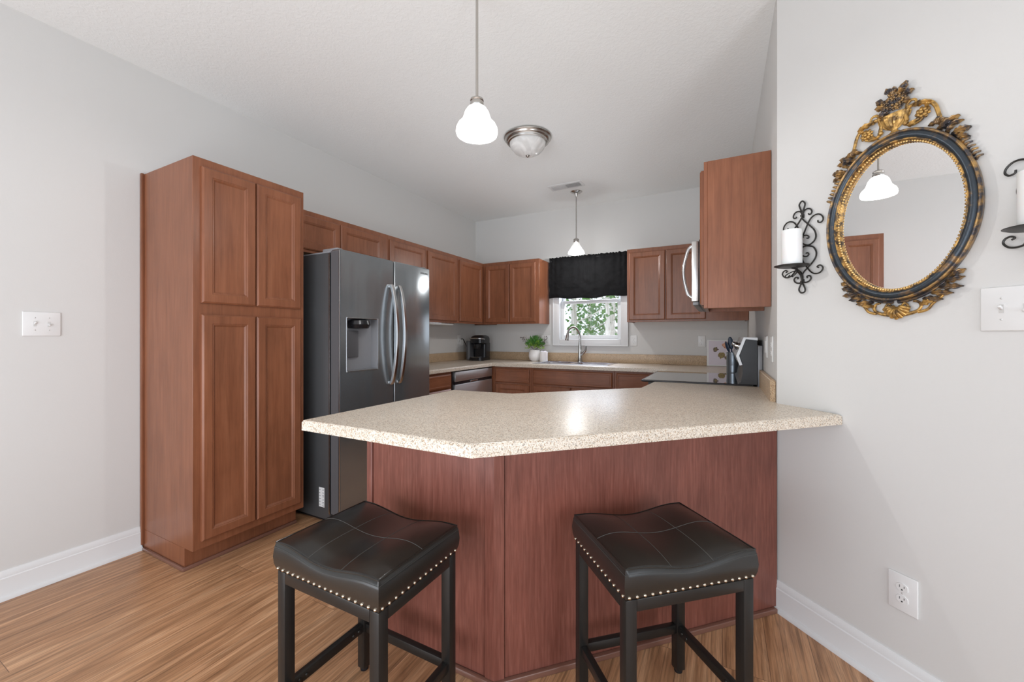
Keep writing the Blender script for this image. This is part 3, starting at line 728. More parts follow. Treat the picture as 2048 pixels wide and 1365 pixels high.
obj('light_leaves', leafy(NB(), (0, -.015, .15), 110, .095, .01, .042, .9), M['leaf3'], po)
bm = NB()
for sx in (-1, 1):
    for k in range(4):
        a = (-.35+.2*k); tip = Vector((sx*(.10+.025*k), -.01+.03*math.sin(k*2), .20+.03*k)); tube(bm, catmull([(0, 0, .13), tuple(tip*.6+Vector((0, 0, .05))), tuple(tip)], 4), .0015, 5)
        leafy(bm, tip-Vector((sx*.02, 0, .02)), 9, .03, 0, .024)
obj('dark_sprigs', bm, M['leaf2'], po)
cj = thing('candle_jar', 'small white candle jar right beside the potted plant', 'candle', (-1.868, 4.385, CT))
obj('jar', lathe(NB(), [(0, 0), (.046, 0), (.049, .006), (.049, .115), (.046, .118), (.043, .115), (.043, .075), (0, .075)], 28), M['ceramic'], cj)
obj('ornament_beads', ball(ball(ball(NB(), (-.02, -.01, .112), .016), (.012, -.02, .11), .015), (.015, .015, .112), .014), M['canvas'], cj)
# framed print leaning on the back wall
fp = thing('canvas_print', 'small lilac canvas print with flowers leaning on the backsplash right of the sink', 'picture', (-.005, YB-.048, CT))
fp.rotation_euler = (math.radians(-6), 0, 0)
obj('canvas', B(-.135, .135, -.012, .012, 0, .262, .002), M['paper'], fp)
obj('painted_field', B(-.118, .118, -.0135, -.0122, .012, .25), M['canvas'], fp, smooth=False)
def blob(cx_, cz_, r_, m_, nm, n=9, seed=0):
    random.seed(seed); b_ = NB(); vs = [b_.verts.new((cx_+r_*math.cos(2*PI*k/n)*random.uniform(.6, 1.1), -.0143, cz_+r_*math.sin(2*PI*k/n)*random.uniform(.6, 1.1))) for k in range(n)]
    b_.faces.new(vs); ex = bmesh.ops.extrude_face_region(b_, geom=list(b_.faces)); bmesh.ops.translate(b_, verts=[v for v in ex['geom'] if isinstance(v, bmesh.types.BMVert)], vec=(0, .0012, 0)); return b_
def paintmix(name, cols):
    m = mat(name, cols[0], .7); t = NT(m); t.l(t.ramp(t.noise(t.coords(), 60, 3), [(.3+.4*i/(len(cols)-1), c_) for i, c_ in enumerate(cols)]), t.b.inputs['Base Color']); return m
M['orange'] = paintmix('orange_petals', [(.5, .18, .08), (.75, .42, .28), (.35, .12, .07)]); M['yell'] = paintmix('yellow_leaves', [(.55, .42, .1), (.12, .07, .1), (.3, .32, .1)]); M['plum'] = paintmix('plum_leaves', [(.09, .03, .05), (.35, .28, .1), (.12, .05, .09)])
obj('orange_flower', blob(.035, .212, .036, 0, '', 11, 1), M['orange'], fp, smooth=False)
obj('yellow_flower', blob(-.055, .165, .028, 0, '', 11, 2), M['yell'], fp, smooth=False)
obj('leaf_wreath', blob(-.005, .105, .036, 0, '', 13, 5), M['plum'], fp, smooth=False)
obj('leaf_wreath', blob(.04, .085, .022, 0, '', 9, 8), M['yell'], fp, smooth=False)
# utensil canister
cn = thing('utensil_canister', 'ribbed grey metal canister holding utensils behind the range', 'canister', (.075, 3.68, CT))
prof = [(0, 0), (.046, 0), (.048, .004)] + [(.048 if k % 2 else .0465, .012+.006*k) for k in range(9)] + [(.048, .07), (.048, .168), (.0465, .172), (.045, .168), (.045, .01), (0, .01)]
obj('shell', lathe(NB(), prof, 32), M['can'], cn, ang=60)
def utensil(name, label, cat, base, tip, head):
    o_ = thing(name, label, cat, (.075, 3.68, CT+.012)); b_ = Vector(base); tp = Vector(tip); d = (tp-b_).normalized()
    obj('handle', tube(NB(), [b_, b_+(tp-b_)*.5, tp], .0055, 8), M['navy'], o_)
    mx = Matrix.Translation(tp) @ d.to_track_quat('Z', 'Y').to_matrix().to_4x4() @ Matrix.Rotation(head[3], 4, 'Z')
    hb = NB(); ball(hb, (0, 0, head[2]*.8), 1, head[0], head[1], head[2], 14, 10); bmesh.ops.transform(hb, matrix=mx, verts=hb.verts)
    obj('head', hb, M['navy'], o_)
utensil('slotted_turner', 'tall navy turner standing in the utensil canister', 'spatula', (.01, .01, 0), (-.012, .005, .19), (.020, .004, .052, 1.3))
utensil('serving_spoon', 'round navy spoon head in the middle of the utensil canister', 'spoon', (-.01, 0, 0), (.02, -.005, .18), (.028, .010, .034, .4))
utensil('ladle', 'dark navy ladle at the right of the utensil canister', 'ladle', (-.02, .01, 0), (.055, .012, .17), (.026, .022, .026, .0))
utensil('spatula', 'navy spatula leaning left out of the utensil canister', 'spatula', (.02, -.01, 0), (-.03, -.015, .168), (.014, .004, .045, 1.0))

# ---------------------------------------------------------------- wall plates (local: faces -y, centre at origin)
def plate(name, label, cat, loc, rotz, kind, gangs=1, W=None, group=None, H=.117):
    W = W or (.072 + .046*(gangs-1))
    r_ = thing(name, label, cat, loc, rotz, group)
    obj('cover_plate', B(-W/2, W/2, -.006, 0, -H/2, H/2, .0035, 3), M['plastic'], r_)
    for k in range(gangs):
        cx_ = (k-(gangs-1)/2)*.046
        kd = kind if isinstance(kind, str) else kind[k]
        if kd == 'outlet':
            for s_ in (-1, 1):
                b_ = NB(); ring = []
                for q in range(24):
                    a = 2*PI*q/24; ring.append((max(-.0165, min(.0165, .0185*math.cos(a))), .0145*math.sin(a)))
                lo = [b_.verts.new((cx_+x, -.006, s_*.0197+z)) for x, z in ring]; hi = [b_.verts.new((cx_+x*.94, -.0085, s_*.0197+z*.94)) for x, z in ring]
                b_.faces.new(hi)
                for i in range(24): b_.faces.new((lo[i], lo[(i+1) % 24], hi[(i+1) % 24], hi[i]))
                rc = obj('receptacle', b_, M['plastic'], r_)
                b_ = NB(); z = s_*.0197
                box(b_, cx_-.0072, cx_-.0054, -.0088, -.0083, z-.001, z+.0075); box(b_, cx_+.0054, cx_+.0072, -.0088, -.0083, z, z+.0065); box(b_, cx_-.0022, cx_+.0022, -.0088, -.0083, z-.0095, z-.005)
                obj('slots', b_, M['slot'], rc, smooth=False)
            obj('screw', ball(NB(), (cx_, -.0062, 0), .0032, 1, .4, 1), M['screw'], r_)
        elif kd == 'toggle':
            b_ = NB(); box(b_, cx_-.005, cx_+.005, -.0068, -.006, -.012, .012); obj('toggle_slot', b_, M['screw'], r_, smooth=False)
            b_ = B(cx_-.0035, cx_+.0035, -.02, -.004, -.004, .004, .0015); bmesh.ops.rotate(b_, verts=b_.verts, cent=(cx_, -.004, 0), matrix=Matrix.Rotation(-.5 if k == 0 else .5, 3, 'X')); obj('toggle', b_, M['plastic'], r_)
            for s_ in (-1, 1): obj('screw', ball(NB(), (cx_, -.0062, s_*.030), .003, 1, .4, 1), M['screw'], r_)
        elif kd == 'rocker':
            obj('rocker', B(cx_-.016, cx_+.016, -.0085, -.006, -.033, .033, .001), M['plastic'], r_)
    return r_
def mwall(s_, z): return ((WS+s_*R2)/2, (WS-s_*R2)/2, z)
plate('light_switch', 'white two-toggle light switch plate on the left wall', 'light switch', (XL, .682, 1.272), PI/2, 'toggle', 2, W=.126)
plate('light_switch', 'white toggle switch plate on the angled wall, below right candle sconce', 'light switch', mwall(-.625, 1.290), -PI/4, 'toggle', 3, H=.125, W=.178)
plate('wall_outlet', 'white outlet low on the angled wall beneath the mirror', 'outlet', mwall(-.899, .349), -PI/4, 'outlet', W=.083, H=.125)
plate('wall_outlet', 'white outlet on back wall just right of the window', 'outlet', (-.868, YB, 1.163), 0, 'outlet')
plate('wall_outlet', 'white outlet on back wall left of the canvas print', 'outlet', (-.188, YB, 1.160), 0, 'outlet')
plate('wall_outlet', 'white outlet on back wall partly behind the potted plant', 'outlet', (-2.135, YB, 1.165), 0, 'outlet')
plate('light_switch', 'white double switch plate on back wall between plant and window', 'light switch', (-1.915, YB, 1.165), 0, 'rocker', 2)
plate('wall_outlet', 'white outlet on the left wall beside the coffee maker', 'outlet', (XL, 4.19, 1.168), PI/2, 'outlet')
plate('light_switch', 'white double switch plate on the right wall beside the range', 'light switch', (XR, 2.60, 1.155), -PI/2, 'rocker', 2)
plate('wall_outlet', 'white outlet on the right wall at the corner, nearest to the angled wall', 'outlet', (XR, 2.315, 1.15), -PI/2, 'outlet', W=.083, H=.125)

# ---------------------------------------------------------------- ceiling fixtures
def pendant(label, loc, lit):
    r_ = thing('pendant_lamp', label, 'lamp', loc, group='pendant lamps')      # origin on the ceiling
    zr = 2.087-HC
    obj('canopy', lathe(NB(), [(0, 0), (.062, 0), (.062, -.004), (.05, -.012), (.018, -.022), (.012, -.04), (.008, -.055), (0, -.055)], 32), M['nickel'], r_)
    obj('rod', tube(NB(), [(0, 0, -.04), (0, 0, zr+.15)], .0058, 12), M['nickel'], r_)
    obj('socket_cap', lathe(NB(), [(0, zr+.162), (.018, zr+.16), (.028, zr+.153), (.029, zr+.146), (.026, zr+.143), (.029, zr+.138), (.03, zr+.124), (.027, zr+.119), (0, zr+.119)], 28), M['nickel'], r_)
    if lit: P_ = [(.029, .121), (.041, .112), (.052, .095), (.058, .075), (.064, .060), (.072, .050), (.082, .040), (.089, .025), (.0905, .010), (.087, 0)]
    else: P_ = [(.028, .121), (.034, .105), (.05, .075), (.062, .05), (.078, .03), (.088, .008), (.086, 0)]
    P_ = P_ + [(a-.003, b+.001) for a, b in P_[::-1]]
    b_ = NB(); lathe(b_, [(a, zr+b) for a, b in P_], 40)
    obj('glass_shade', b_, M['shade_on'] if lit else M['shade_off'], r_, ang=60)
    obj('bulb', lathe(NB(), [(0, zr+.012), (.018, zr+.018), (.028, zr+.035), (.029, zr+.05), (.018, zr+.085), (.013, zr+.118), (0, zr+.118)], 20), M['bulb'], r_)
    return r_
NP = (-.944, 1.481, HC); FPn = (-1.372, 4.10, HC)
pendant('lit white glass pendant lamp hanging over the peninsula', NP, True)
pendant('small clear-glass pendant lamp hanging in front of the kitchen window', FPn, False)
def plight(name, loc, p, r_, col=(.98, .98, .98)):
    d = bpy.data.lights.new(name, 'POINT'); d.energy = p; d.shadow_soft_size = r_; d.color = col
    o_ = bpy.data.objects.new(name, d); COL.objects.link(o_); o_.location = loc
plight('near_pendant_light', (NP[0], NP[1], 2.083), 13, .012)
plight('far_pendant_light', (FPn[0], FPn[1], 2.078), 13, .012)
fl = thing('ceiling_light', 'flush round nickel ceiling light with frosted dome, unlit', 'lamp', (-1.325, 2.80, HC))
obj('pan', lathe(NB(), [(0, 0), (.172, 0), (.180, -.006), (.182, -.014), (.172, -.020), (.170, -.028), (.164, -.038), (.154, -.042), (.152, -.05), (.143, -.054), (.138, -.045), (0, -.045)], 56), M['nickel'], fl, ang=50)
obj('glass_dome', lathe(NB(), [(.139, -.046), (.138, -.06), (.128, -.085), (.105, -.112), (.07, -.132), (.03, -.142), (0, -.143)], 48), M['dome'], fl)
obj('finial', lathe(NB(), [(0, -.138), (.014, -.142), (.016, -.147), (.010, -.152), (.006, -.158), (0, -.16)], 16), M['nickel'], fl)
vt = thing('ceiling_vent', 'white rectangular air vent in the ceiling near the far pendant', 'vent', (-1.41, 3.89, HC))
bm = NB(); box(bm, -.175, .175, -.075, .075, -.006, 0, .002)
obj('frame', bm, M['trim'], vt)
bm = NB(); box(bm, .0, .15, -.045, .045, -.0068, -.006)
obj('dark_opening', bm, M['dgrey'], vt)
bm = NB()
for k in range(24):
    x = -.145+k*.0126; b2 = box(bm, x-.0022, x+.0022, -.048, .048, -.010, -.0065)
obj('louvres', bm, M['trim'], vt)

# ---------------------------------------------------------------- bar stools (local: long side along x)
def make_stool(label, loc, rot):
    r_ = thing('bar_stool', label, 'stool', (0, 0, 0), 0, 'bar stools at the peninsula')
    HX, HY, FZ_ = .205, .165, .515; L = .033
    for sx in (-1, 1):
        for sy in (-1, 1):
            x0, x1 = sorted((sx*HX, sx*(HX-L))); y0, y1 = sorted((sy*HY, sy*(HY-L)))
            lg = obj('leg', B(x0, x1, y0, y1, .012, FZ_, .002), M['stoolmetal'], r_)
            obj('foot_pad', lathe(NB(), [(0, 0), (.014, 0), (.015, .004), (.013, .013), (0, .013)], 14, ((x0+x1)/2, (y0+y1)/2, 0)), M['black'], lg)
    for sy in (-1, 1):
        y0, y1 = sorted((sy*HY, sy*(HY-L+.004)))
        obj('apron_rail', B(-HX+L, HX-L, y0, y1, FZ_-L, FZ_, .002), M['stoolmetal'], r_)
        y0, y1 = sorted((sy*(HY-.006), sy*(HY-.028)))
        obj('stretcher', B(-HX+L, HX-L, y0, y1, .145, .175, .002), M['stoolmetal'], r_)
    for sx in (-1, 1):
        x0, x1 = sorted((sx*HX, sx*(HX-L+.004)))
        obj('apron_rail', B(x0, x1, -HY+L, HY-L, FZ_-L, FZ_, .002), M['stoolmetal'], r_)
        x0, x1 = sorted((sx*(HX-.006), sx*(HX-.028)))
        st = obj('stretcher', B(x0, x1, -HY+L, HY-L, .145, .175, .002), M['stoolmetal'], r_)
        for y in (-HY+L+.018, -HY+L+.042, HY-L-.018, HY-L-.042):
            xx = sx*(HX-.0285); obj('bolt', ball(NB(), (xx, y, .16), .006, .5, 1, 1, 10, 6), M['handle'] if False else M['iron'], st)
    # cushion
    nx, ny = 48, 40; W, D = HX+.003, HY+.003
    bm = NB()
    def pt(u, v_, top=True):
        f_ = (1-math.cos(PI*min(1, abs(u)/.86)))/2
        z = .579+.021*f_+.016*(1-abs(v_)**3.2)*(1-abs(u)**5)
        return (u*W, v_*D, z)
    gr = [[bm.verts.new(pt(-1+2*i/nx, -1+2*j/ny)) for i in range(nx+1)] for j in range(ny+1)]
    for j in range(ny):
        for i in range(nx): bm.faces.new((gr[j][i], gr[j][i+1], gr[j+1][i+1], gr[j+1][i]))
    loop = [gr[0][i] for i in range(nx+1)]+[gr[j][nx] for j in range(1, ny+1)]+[gr[ny][i] for i in range(nx-1, -1, -1)]+[gr[j][0] for j in range(ny-1, 0, -1)]
    prev = loop; ln = len(loop)
    for k, (f_, bulge) in enumerate(((.25, .004), (.5, .006), (.75, .004), (.92, .0), (1.0, -.003))):
        ring = []
        for v in loop:
            z = v.co.z+(FZ_+.001-v.co.z)*f_; cxn = v.co.x/W; cyn = v.co.y/D
            ox = bulge*(1 if cxn > .99 else -1 if cxn < -.99 else 0); oy = bulge*(1 if cyn > .99 else -1 if cyn < -.99 else 0)
            ring.append(bm.verts.new((v.co.x+ox, v.co.y+oy, z)))
        for i in range(ln): bm.faces.new((prev[i], prev[(i+1) % ln], ring[(i+1) % ln], ring[i]))
        prev = ring
    bm.faces.new(prev[::-1])
    cu = obj('seat_cushion', bm, M['leather'], r_, ang=75)
    # piping seam round the top edge, and stitched seams across the top
    def top_path(pts_uv, off=.0008): return [Vector(pt(u, v_))+Vector((0, 0, off)) for u, v_ in pts_uv]
    per = [(-1+2*i/40, -1) for i in range(40)]+[(1, -1+2*i/32) for i in range(32)]+[(1-2*i/40, 1) for i in range(40)]+[(-1, 1-2*i/32) for i in range(32)]
    pp = top_path(per, .0)
    obj('piping', tube(NB(), pp, .0021, 6, closed=True), M['leather'], cu)
    bm = NB(); tube(bm, [Vector((p.x*1.018, p.y*1.02, p.z-.013)) for p in pp], .0006, 4, closed=True)
    obj('side_stitching', bm, M['stitch'], cu)
    for u in (-.32, .32): obj('top_seam', tube(NB(), top_path([(u, -1+2*k/24) for k in range(25)], .0), .0011, 5), M['stitch'], cu)
    obj('top_seam', tube(NB(), top_path([(-1+2*k/40, .0) for k in range(41)], .0), .0011, 5), M['stitch'], cu)
    n0 = None
    def nail(p, a):
        nonlocal n0
        if n0 is None: n0 = obj('nailhead', lathe(NB(), [(0, .0036), (.0025, .0032), (.0044, .0015), (.0048, 0)], 12), M['nail'], cu); o_ = n0
        else: o_ = n0.copy(); COL.objects.link(o_)
        o_.parent = cu; o_.location = p; o_.rotation_euler = (PI/2, 0, a)
    for k in range(18):
        x = -W+.011+(2*W-.022)*k/17; nail((x, -D-.0015, FZ_+.010), 0); nail((x, D+.0015, FZ_+.010), PI)
    for k in range(14):
        y = -D+.012+(2*D-.024)*k/13; nail((W+.0015, y, FZ_+.010), PI/2); nail((-W-.0015, y, FZ_+.010), -PI/2)
    r_.location = loc; r_.rotation_euler = (0, 0, rot)
    return r_
stool = make_stool('black leather saddle bar stool on the left, squared to the camera-left peninsula panel', (-.970, .908, 0), math.radians(0))
s2 = copy_tree(stool); s2.location = (-.183, 1.338, 0); s2.rotation_euler = (0, 0, math.radians(42)); s2['label'] = 'black leather saddle bar stool on the right, set at an angle near the angled wall'

# ---------------------------------------------------------------- oval gilt mirror (local: x along wall, -y out of the wall)
SM = -.915
mr = thing('wall_mirror', 'ornate oval gilt and slate mirror with urn crest on the angled wall', 'mirror', mwall(SM, 1.617), -PI/4)
A0, B0 = .214, .283
def oval(bm, prof, mats, n=128, mi=None):
    rings = []
    for off, h in prof:
        rings.append([bm.verts.new(((A0+off)*math.cos(2*PI*k/n), -h, (B0+off)*math.sin(2*PI*k/n))) for k in range(n)])
    for q, (a, b) in enumerate(zip(rings, rings[1:])):
        for i in range(n): bm.faces.new((a[i], a[(i+1) % n], b[(i+1) % n], b[i]))
    return bm
obj('outer_moulding', oval(NB(), [(-.004, .001), (-.002, .010), (.001, .020), (.001, .026), (-.002, .030), (-.005, .030), (-.008, .026)], 0), M['leafgilt'], mr, ang=60)
obj('slate_band', oval(NB(), [(-.008, .026), (-.011, .029), (-.017, .0315), (-.023, .0305), (-.0275, .0265)], 0), M['band'], mr, ang=60)
obj('inner_moulding', oval(NB(), [(-.0275, .0265), (-.029, .028), (-.0315, .0275), (-.0325, .022), (-.0335, .018), (-.0355, .017), (-.0385, .013), (-.040, .008), (-.041, .004)], 0), M['ginner'], mr, ang=60)
bm = NB(); nb = 150
for k in range(nb):
    a = 2*PI*k/nb; ball(bm, ((A0-.0365)*math.cos(a), -.0165, (B0-.0365)*math.sin(a)), .0042, 1, .8, 1, 6, 5)
obj('beading', bm, M['gold_b'], mr)
bm = NB(); n = 128; vs = [bm.verts.new(((A0-.040)*math.cos(2*PI*k/n), -.005, (B0-.040)*math.sin(2*PI*k/n))) for k in range(n)]; vb = [bm.verts.new((v.co.x, -.001, v.co.z)) for v in vs]
bm.faces.new(vs); bm.faces.new(vb[::-1])
for i in range(n): bm.faces.new((vs[i], vs[(i+1) % n], vb[(i+1) % n], vb[i]))
obj('mirror_glass', bm, M['mirror'], mr, smooth=False)
# carved leaf: lobed plate with ridges
def leaf3(bm, p, d, L_, Wd, lobes=3, y=.012, curl=.012):
    p = Vector((p[0], -y, p[1])); d = Vector((d[0], 0, d[1])).normalized(); s_ = Vector((-d.z, 0, d.x)); out = Vector((0, -1, 0)); n = 14; rows = []
    for i in range(n+1):
        t_ = i/n; wv = Wd*math.sin(PI*min(1, t_*.92+.06))**.7*(1+.28*math.sin(t_*lobes*2*PI)); c_ = p+d*L_*t_+out*(curl*math.sin(t_*PI*.9))
        rows.append([bm.verts.new(c_+s_*wv*u+out*(.35*Wd*(1-u*u)+.12*Wd*math.cos(u*9))) for u in (-1, -.66, -.33, 0, .33, .66, 1)])
        if i in (0,): pass
    back = []
    for a, b in zip(rows, rows[1:]):
        for j in range(6): bm.faces.new((a[j], a[j+1], b[j+1], b[j]))
    # closed back
    bk = [[bm.verts.new(Vector((r_[j].co.x, min(-.0015, r_[j].co.y+.008), r_[j].co.z))) for j in (0, 3, 6)] for r_ in rows]
    for i in range(n):
        bm.faces.new((bk[i][0], bk[i][1], bk[i+1][1], bk[i+1][0])); bm.faces.new((bk[i][1], bk[i][2], bk[i+1][2], bk[i+1][1]))
        bm.faces.new((rows[i][0], bk[i][0], bk[i+1][0], rows[i+1][0])); bm.faces.new((rows[i][6], bk[i][2], bk[i+1][2], rows[i+1][6]))
    return bm
def scroll(bm, pts, r0, r1, y=.012, flat=.8):
    P_ = catmull([(x, -y, z) for x, z in pts], 6); return tube(bm, P_, lambda u: r0+(r1-r0)*u, 8, flat=flat)
def rosette(bm, c, R_, y=.016):
    x, z = c; ball(bm, (x, -y-.005, z), R_*.35, 1, .8, 1, 10, 6)
    for k in range(7):
        a = 2*PI*k/7; ball(bm, (x+R_*.6*math.cos(a), -y, z+R_*.6*math.sin(a)), R_*.36, 1, .8, 1, 8, 6)
    for k in range(9):
        a = 2*PI*(k+.5)/9; ball(bm, (x+R_*math.cos(a)*.95, -y+.004, z+R_*math.sin(a)*.95), R_*.3, 1, .7, 1, 8, 5)
    return bm
CXo = -.006
# urn
bm = NB()
up = [(0, 0), (.022, 0), (.020, .006), (.010, .012), (.009, .017), (.018, .024), (.031, .036), (.039, .05), (.042, .062), (.0435, .065), (.0435, .069), (.038, .070), (0, .070)]
lathe(bm, up, 40)
for v in bm.verts:
    a = math.atan2(v.co.y, v.co.x); z = v.co.z
    if .018 < z < .063:
        f_ = 1+.15*math.cos(a*18); v.co.x *= f_; v.co.y *= f_
    v.co.y *= .42; v.co.y = min(v.co.y, .004)
bmesh.ops.translate(bm, verts=bm.verts, vec=(CXo, -.007, .283))
obj('urn', bm, M['gold'], mr, ang=60)
# bouquet
random.seed(11); bm = NB()
for (x, z, r_) in ((-.02, .375, .014), (.004, .380, .016), (.025, .388, .014), (-.008, .400, .015), (.014, .408, .015), (-.026, .395, .010), (.034, .404, .011), (.0, .424, .011), (.018, .372, .012)):
    rosette(bm, (x+CXo, z-.0), r_*.9, .018+random.uniform(-.004, .006))
for (x, z, dx, dz, L_) in ((-.018, .385, -1, .25, .034), (-.02, .398, -1, .7, .034), (-.002, .414, -.45, 1, .036), (.004, .408, .05, 1, .034), (.024, .408, .45, 1, .038), (.018, .408, .7, 1, .032), (.032, .400, 1, .25, .026), (.03, .38, 1, -.3, .02), (-.015, .368, -1, -.5, .026)):
    leaf3(bm, (x+CXo, z), (dx, dz), L_, .009, 2, .014, .01)
obj('carved_bouquet', bm, M['leafgilt'], mr, ang=50)
for s_ in (-1, 1):
    mxy = lambda L_: [((CXo+.005)+s_*(x-.0) - .0, z) for x, z in L_]
    sh = lambda L_: [(CXo+s_*x, z) for x, z in L_]
    bm = NB()
    scroll(bm, sh([(.038, .3103), (.034, .334), (.042, .3517), (.060, .3552), (.082, .3514), (.099, .3398), (.111, .3204), (.118, .2934), (.124, .2687)]), .0062, .0055)
    scroll(bm, sh([(.040, .348), (.040, .362), (.050, .371), (.061, .368), (.064, .358), (.056, .356)]), .0055, .003, .016)
    scroll(bm, sh([(.032, .3067), (.042, .297), (.056, .292), (.070, .294), (.080, .300)]), .006, .0045)
    ball(bm, (CXo+s_*.036, -.014, .303), .008)
    leaf3(bm, (CXo+s_*.055, .352), (s_*1, -.25), .05, .008, 3, .016)
    obj('carved_scroll', bm, M['gold'], mr, ang=50)
    bm = NB(); rosette(bm, (CXo+s_*.079, .316), .017)
    leaf3(bm, (CXo+s_*.074, .302), (-s_*1, -.5), .034, .007, 2); leaf3(bm, (CXo+s_*.088, .328), (s_*.7, 1), .02, .006, 2)
    obj('carved_rosette', bm, M['gold'], mr, ang=50)
    bm = NB()
    leaf3(bm, (CXo+s_*.118, .285), (s_*.1, -1), .030, .008, 3); leaf3(bm, (CXo+s_*.134, .268), (-s_*1, -.1), .04, .007, 3); leaf3(bm, (CXo+s_*.120, .262), (s_*1, .25), .022, .008, 2)
    leaf3(bm, (CXo+s_*.115, .242), (s_*1, .42), .056, .011, 4); leaf3(bm, (CXo+s_*.130, .240), (s_*1, .10), .046, .008, 3); leaf3(bm, (CXo+s_*.135, .222), (s_*.9, .75), .030, .006, 2)
    leaf3(bm, (CXo+s_*.148, .212), (s_*1, .1), .044, .011, 4); leaf3(bm, (CXo+s_*.156, .205), (s_*1, -.5), .038, .007, 3)
    obj('acanthus_leaf', bm, M['leafgilt'], mr, ang=50)
    bm = NB()
    for k in range(7):
        q = k/6; x = .171+.036*q-.012*q*(1-q)*0; z = .192-.072*q; d = Vector((.9, -.25))
        P_ = [(CXo+s_*(x-.006), -.010, z-.004), (CXo+s_*(x+.002), -.018, z), (CXo+s_*(x+.012-.003*q), -.010, z+.003)]
        tube(bm, catmull(P_, 4), lambda u: .0052*(1-.5*u), 8)
    obj('twisted_tail', bm, M['leafgilt'], mr, ang=50)
    # lower garland
    bm = NB(); sh2 = lambda L_: [(.003+s_*x, z) for x, z in L_]
    scroll(bm, sh2([(.014, -.303), (.022, -.2935), (.030, -.301), (.030, -.312), (.020, -.318), (.010, -.309), (.018, -.303)]), .0035, .005, .012)
    scroll(bm, sh2([(.020, -.332), (.040, -.328), (.058, -.320), (.066, -.306), (.060, -.293), (.046, -.289)]), .006, .0035)
    scroll(bm, sh2([(.058, -.326), (.082, -.318), (.095, -.300), (.112, -.285), (.126, -.268)]), .0045, .004)
    leaf3(bm, (.003+s_*.062, -.302), (s_*1, .35), .045, .008, 3)
    obj('carved_scroll', bm, M['gold'], mr, ang=50)
    bm = NB()
    for k, (x, z, dx, dz, L_) in enumerate(((.070, -.283, 1, -.12, .050), (.090, -.266, 1, -.10, .054), (.108, -.250, 1, -.06, .058), (.124, -.236, 1, .25, .046), (.138, -.222, 1, .6, .038))):
        leaf3(bm, (.003+s_*x, z), (s_*dx, dz), L_, .0085, 3)
    obj('acanthus_leaf', bm, M['leafgilt'], mr, ang=50)
# arcs joining the lower carving to the frame
for s_ in (-1, 1):
    bm = NB(); P_ = [(s_*(A0+.005)*math.cos(a), -.012, (B0+.005)*math.sin(a)) for a in [math.radians(-88+q*3.4) for q in range(13)]]
    tube(bm, P_, lambda u: .0065-.003*u, 8); obj('carved_arc', bm, M['leafgilt'], mr)
# shell
bm = NB()
for k in range(9):
    a = math.radians(-90+(k-4)*17); d = (math.cos(a), math.sin(a)); L_ = .046-.0022*abs(k-4)
    P_ = catmull([(.004+d[0]*.008, -.012, -.298+d[1]*.008), (.004+d[0]*L_*.6, -.026, -.298+d[1]*L_*.6), (.004+d[0]*L_, -.012, -.298+d[1]*L_)], 5)
    tube(bm, P_, lambda u: .0025+.0042*u, 8)
obj('carved_shell', bm, M['gold'], mr, ang=50)

# ---------------------------------------------------------------- wrought-iron sconces
SP = dict(
loop=[(.0128, .1397), (.0035, .166), (.0018, .1783), (.0128, .1891), (.0249, .1765), (.0216, .1593), (.0128, .1384)],
bl=[(.0121, -.1483), (.0001, -.1738), (.0043, -.1878), (.0128, -.1921), (.0236, -.1883), (.0253, -.1752), (.0128, -.1485)])
SH = [
[(.0135, .1289), (.0186, .1458), (.0319, .1518), (.0451, .1478), (.0516, .136), (.0484, .1271), (.0402, .1262), (.0379, .1318)],
[(.0118, .121), (.0253, .1023), (.0451, .0804), (.0645, .0559), (.0709, .0316), (.0645, .0136), (.0484, .0025), (.0352, .0021), (.0219, .0083), (.0135, .0185), (.0135, .0352), (.0219, .0433), (.0336, .0421), (.0418, .0352), (.0402, .029), (.0336, .0306)],
[(.0101, .036), (.0219, .0599), (.0352, .0896), (.0484, .1091), (.0645, .1176), (.0803, .1163), (.0928, .1047), (.0959, .091), (.0881, .082), (.0772, .0849), (.0756, .0934)],
[(.0352, -.0012), (.0219, -.0017), (.0118, -.0113), (.0118, -.0314), (.0219, -.0416), (.0352, -.0442), (.0418, -.0372), (.0369, -.0296), (.0303, -.0316)],
[(.0385, -.0019), (.0581, -.011), (.0693, -.0328), (.0661, -.0549), (.0516, -.0751), (.0352, -.0904), (.0186, -.106), (.0118, -.1218), (.0118, -.1418)],
[(.0118, -.0447), (.0219, -.0699), (.0352, -.0904), (.0516, -.1111), (.0677, -.12), (.0866, -.118), (.0974, -.1053), (.0943, -.0936), (.0835, -.0886), (.0756, -.0937), (.0819, -.098)],
[(.0118, -.1452), (.0253, -.1503), (.0418, -.1458), (.0484, -.1335), (.0418, -.1244), (.0319, -.1263), (.0336, -.1331)]]
AX = .0128
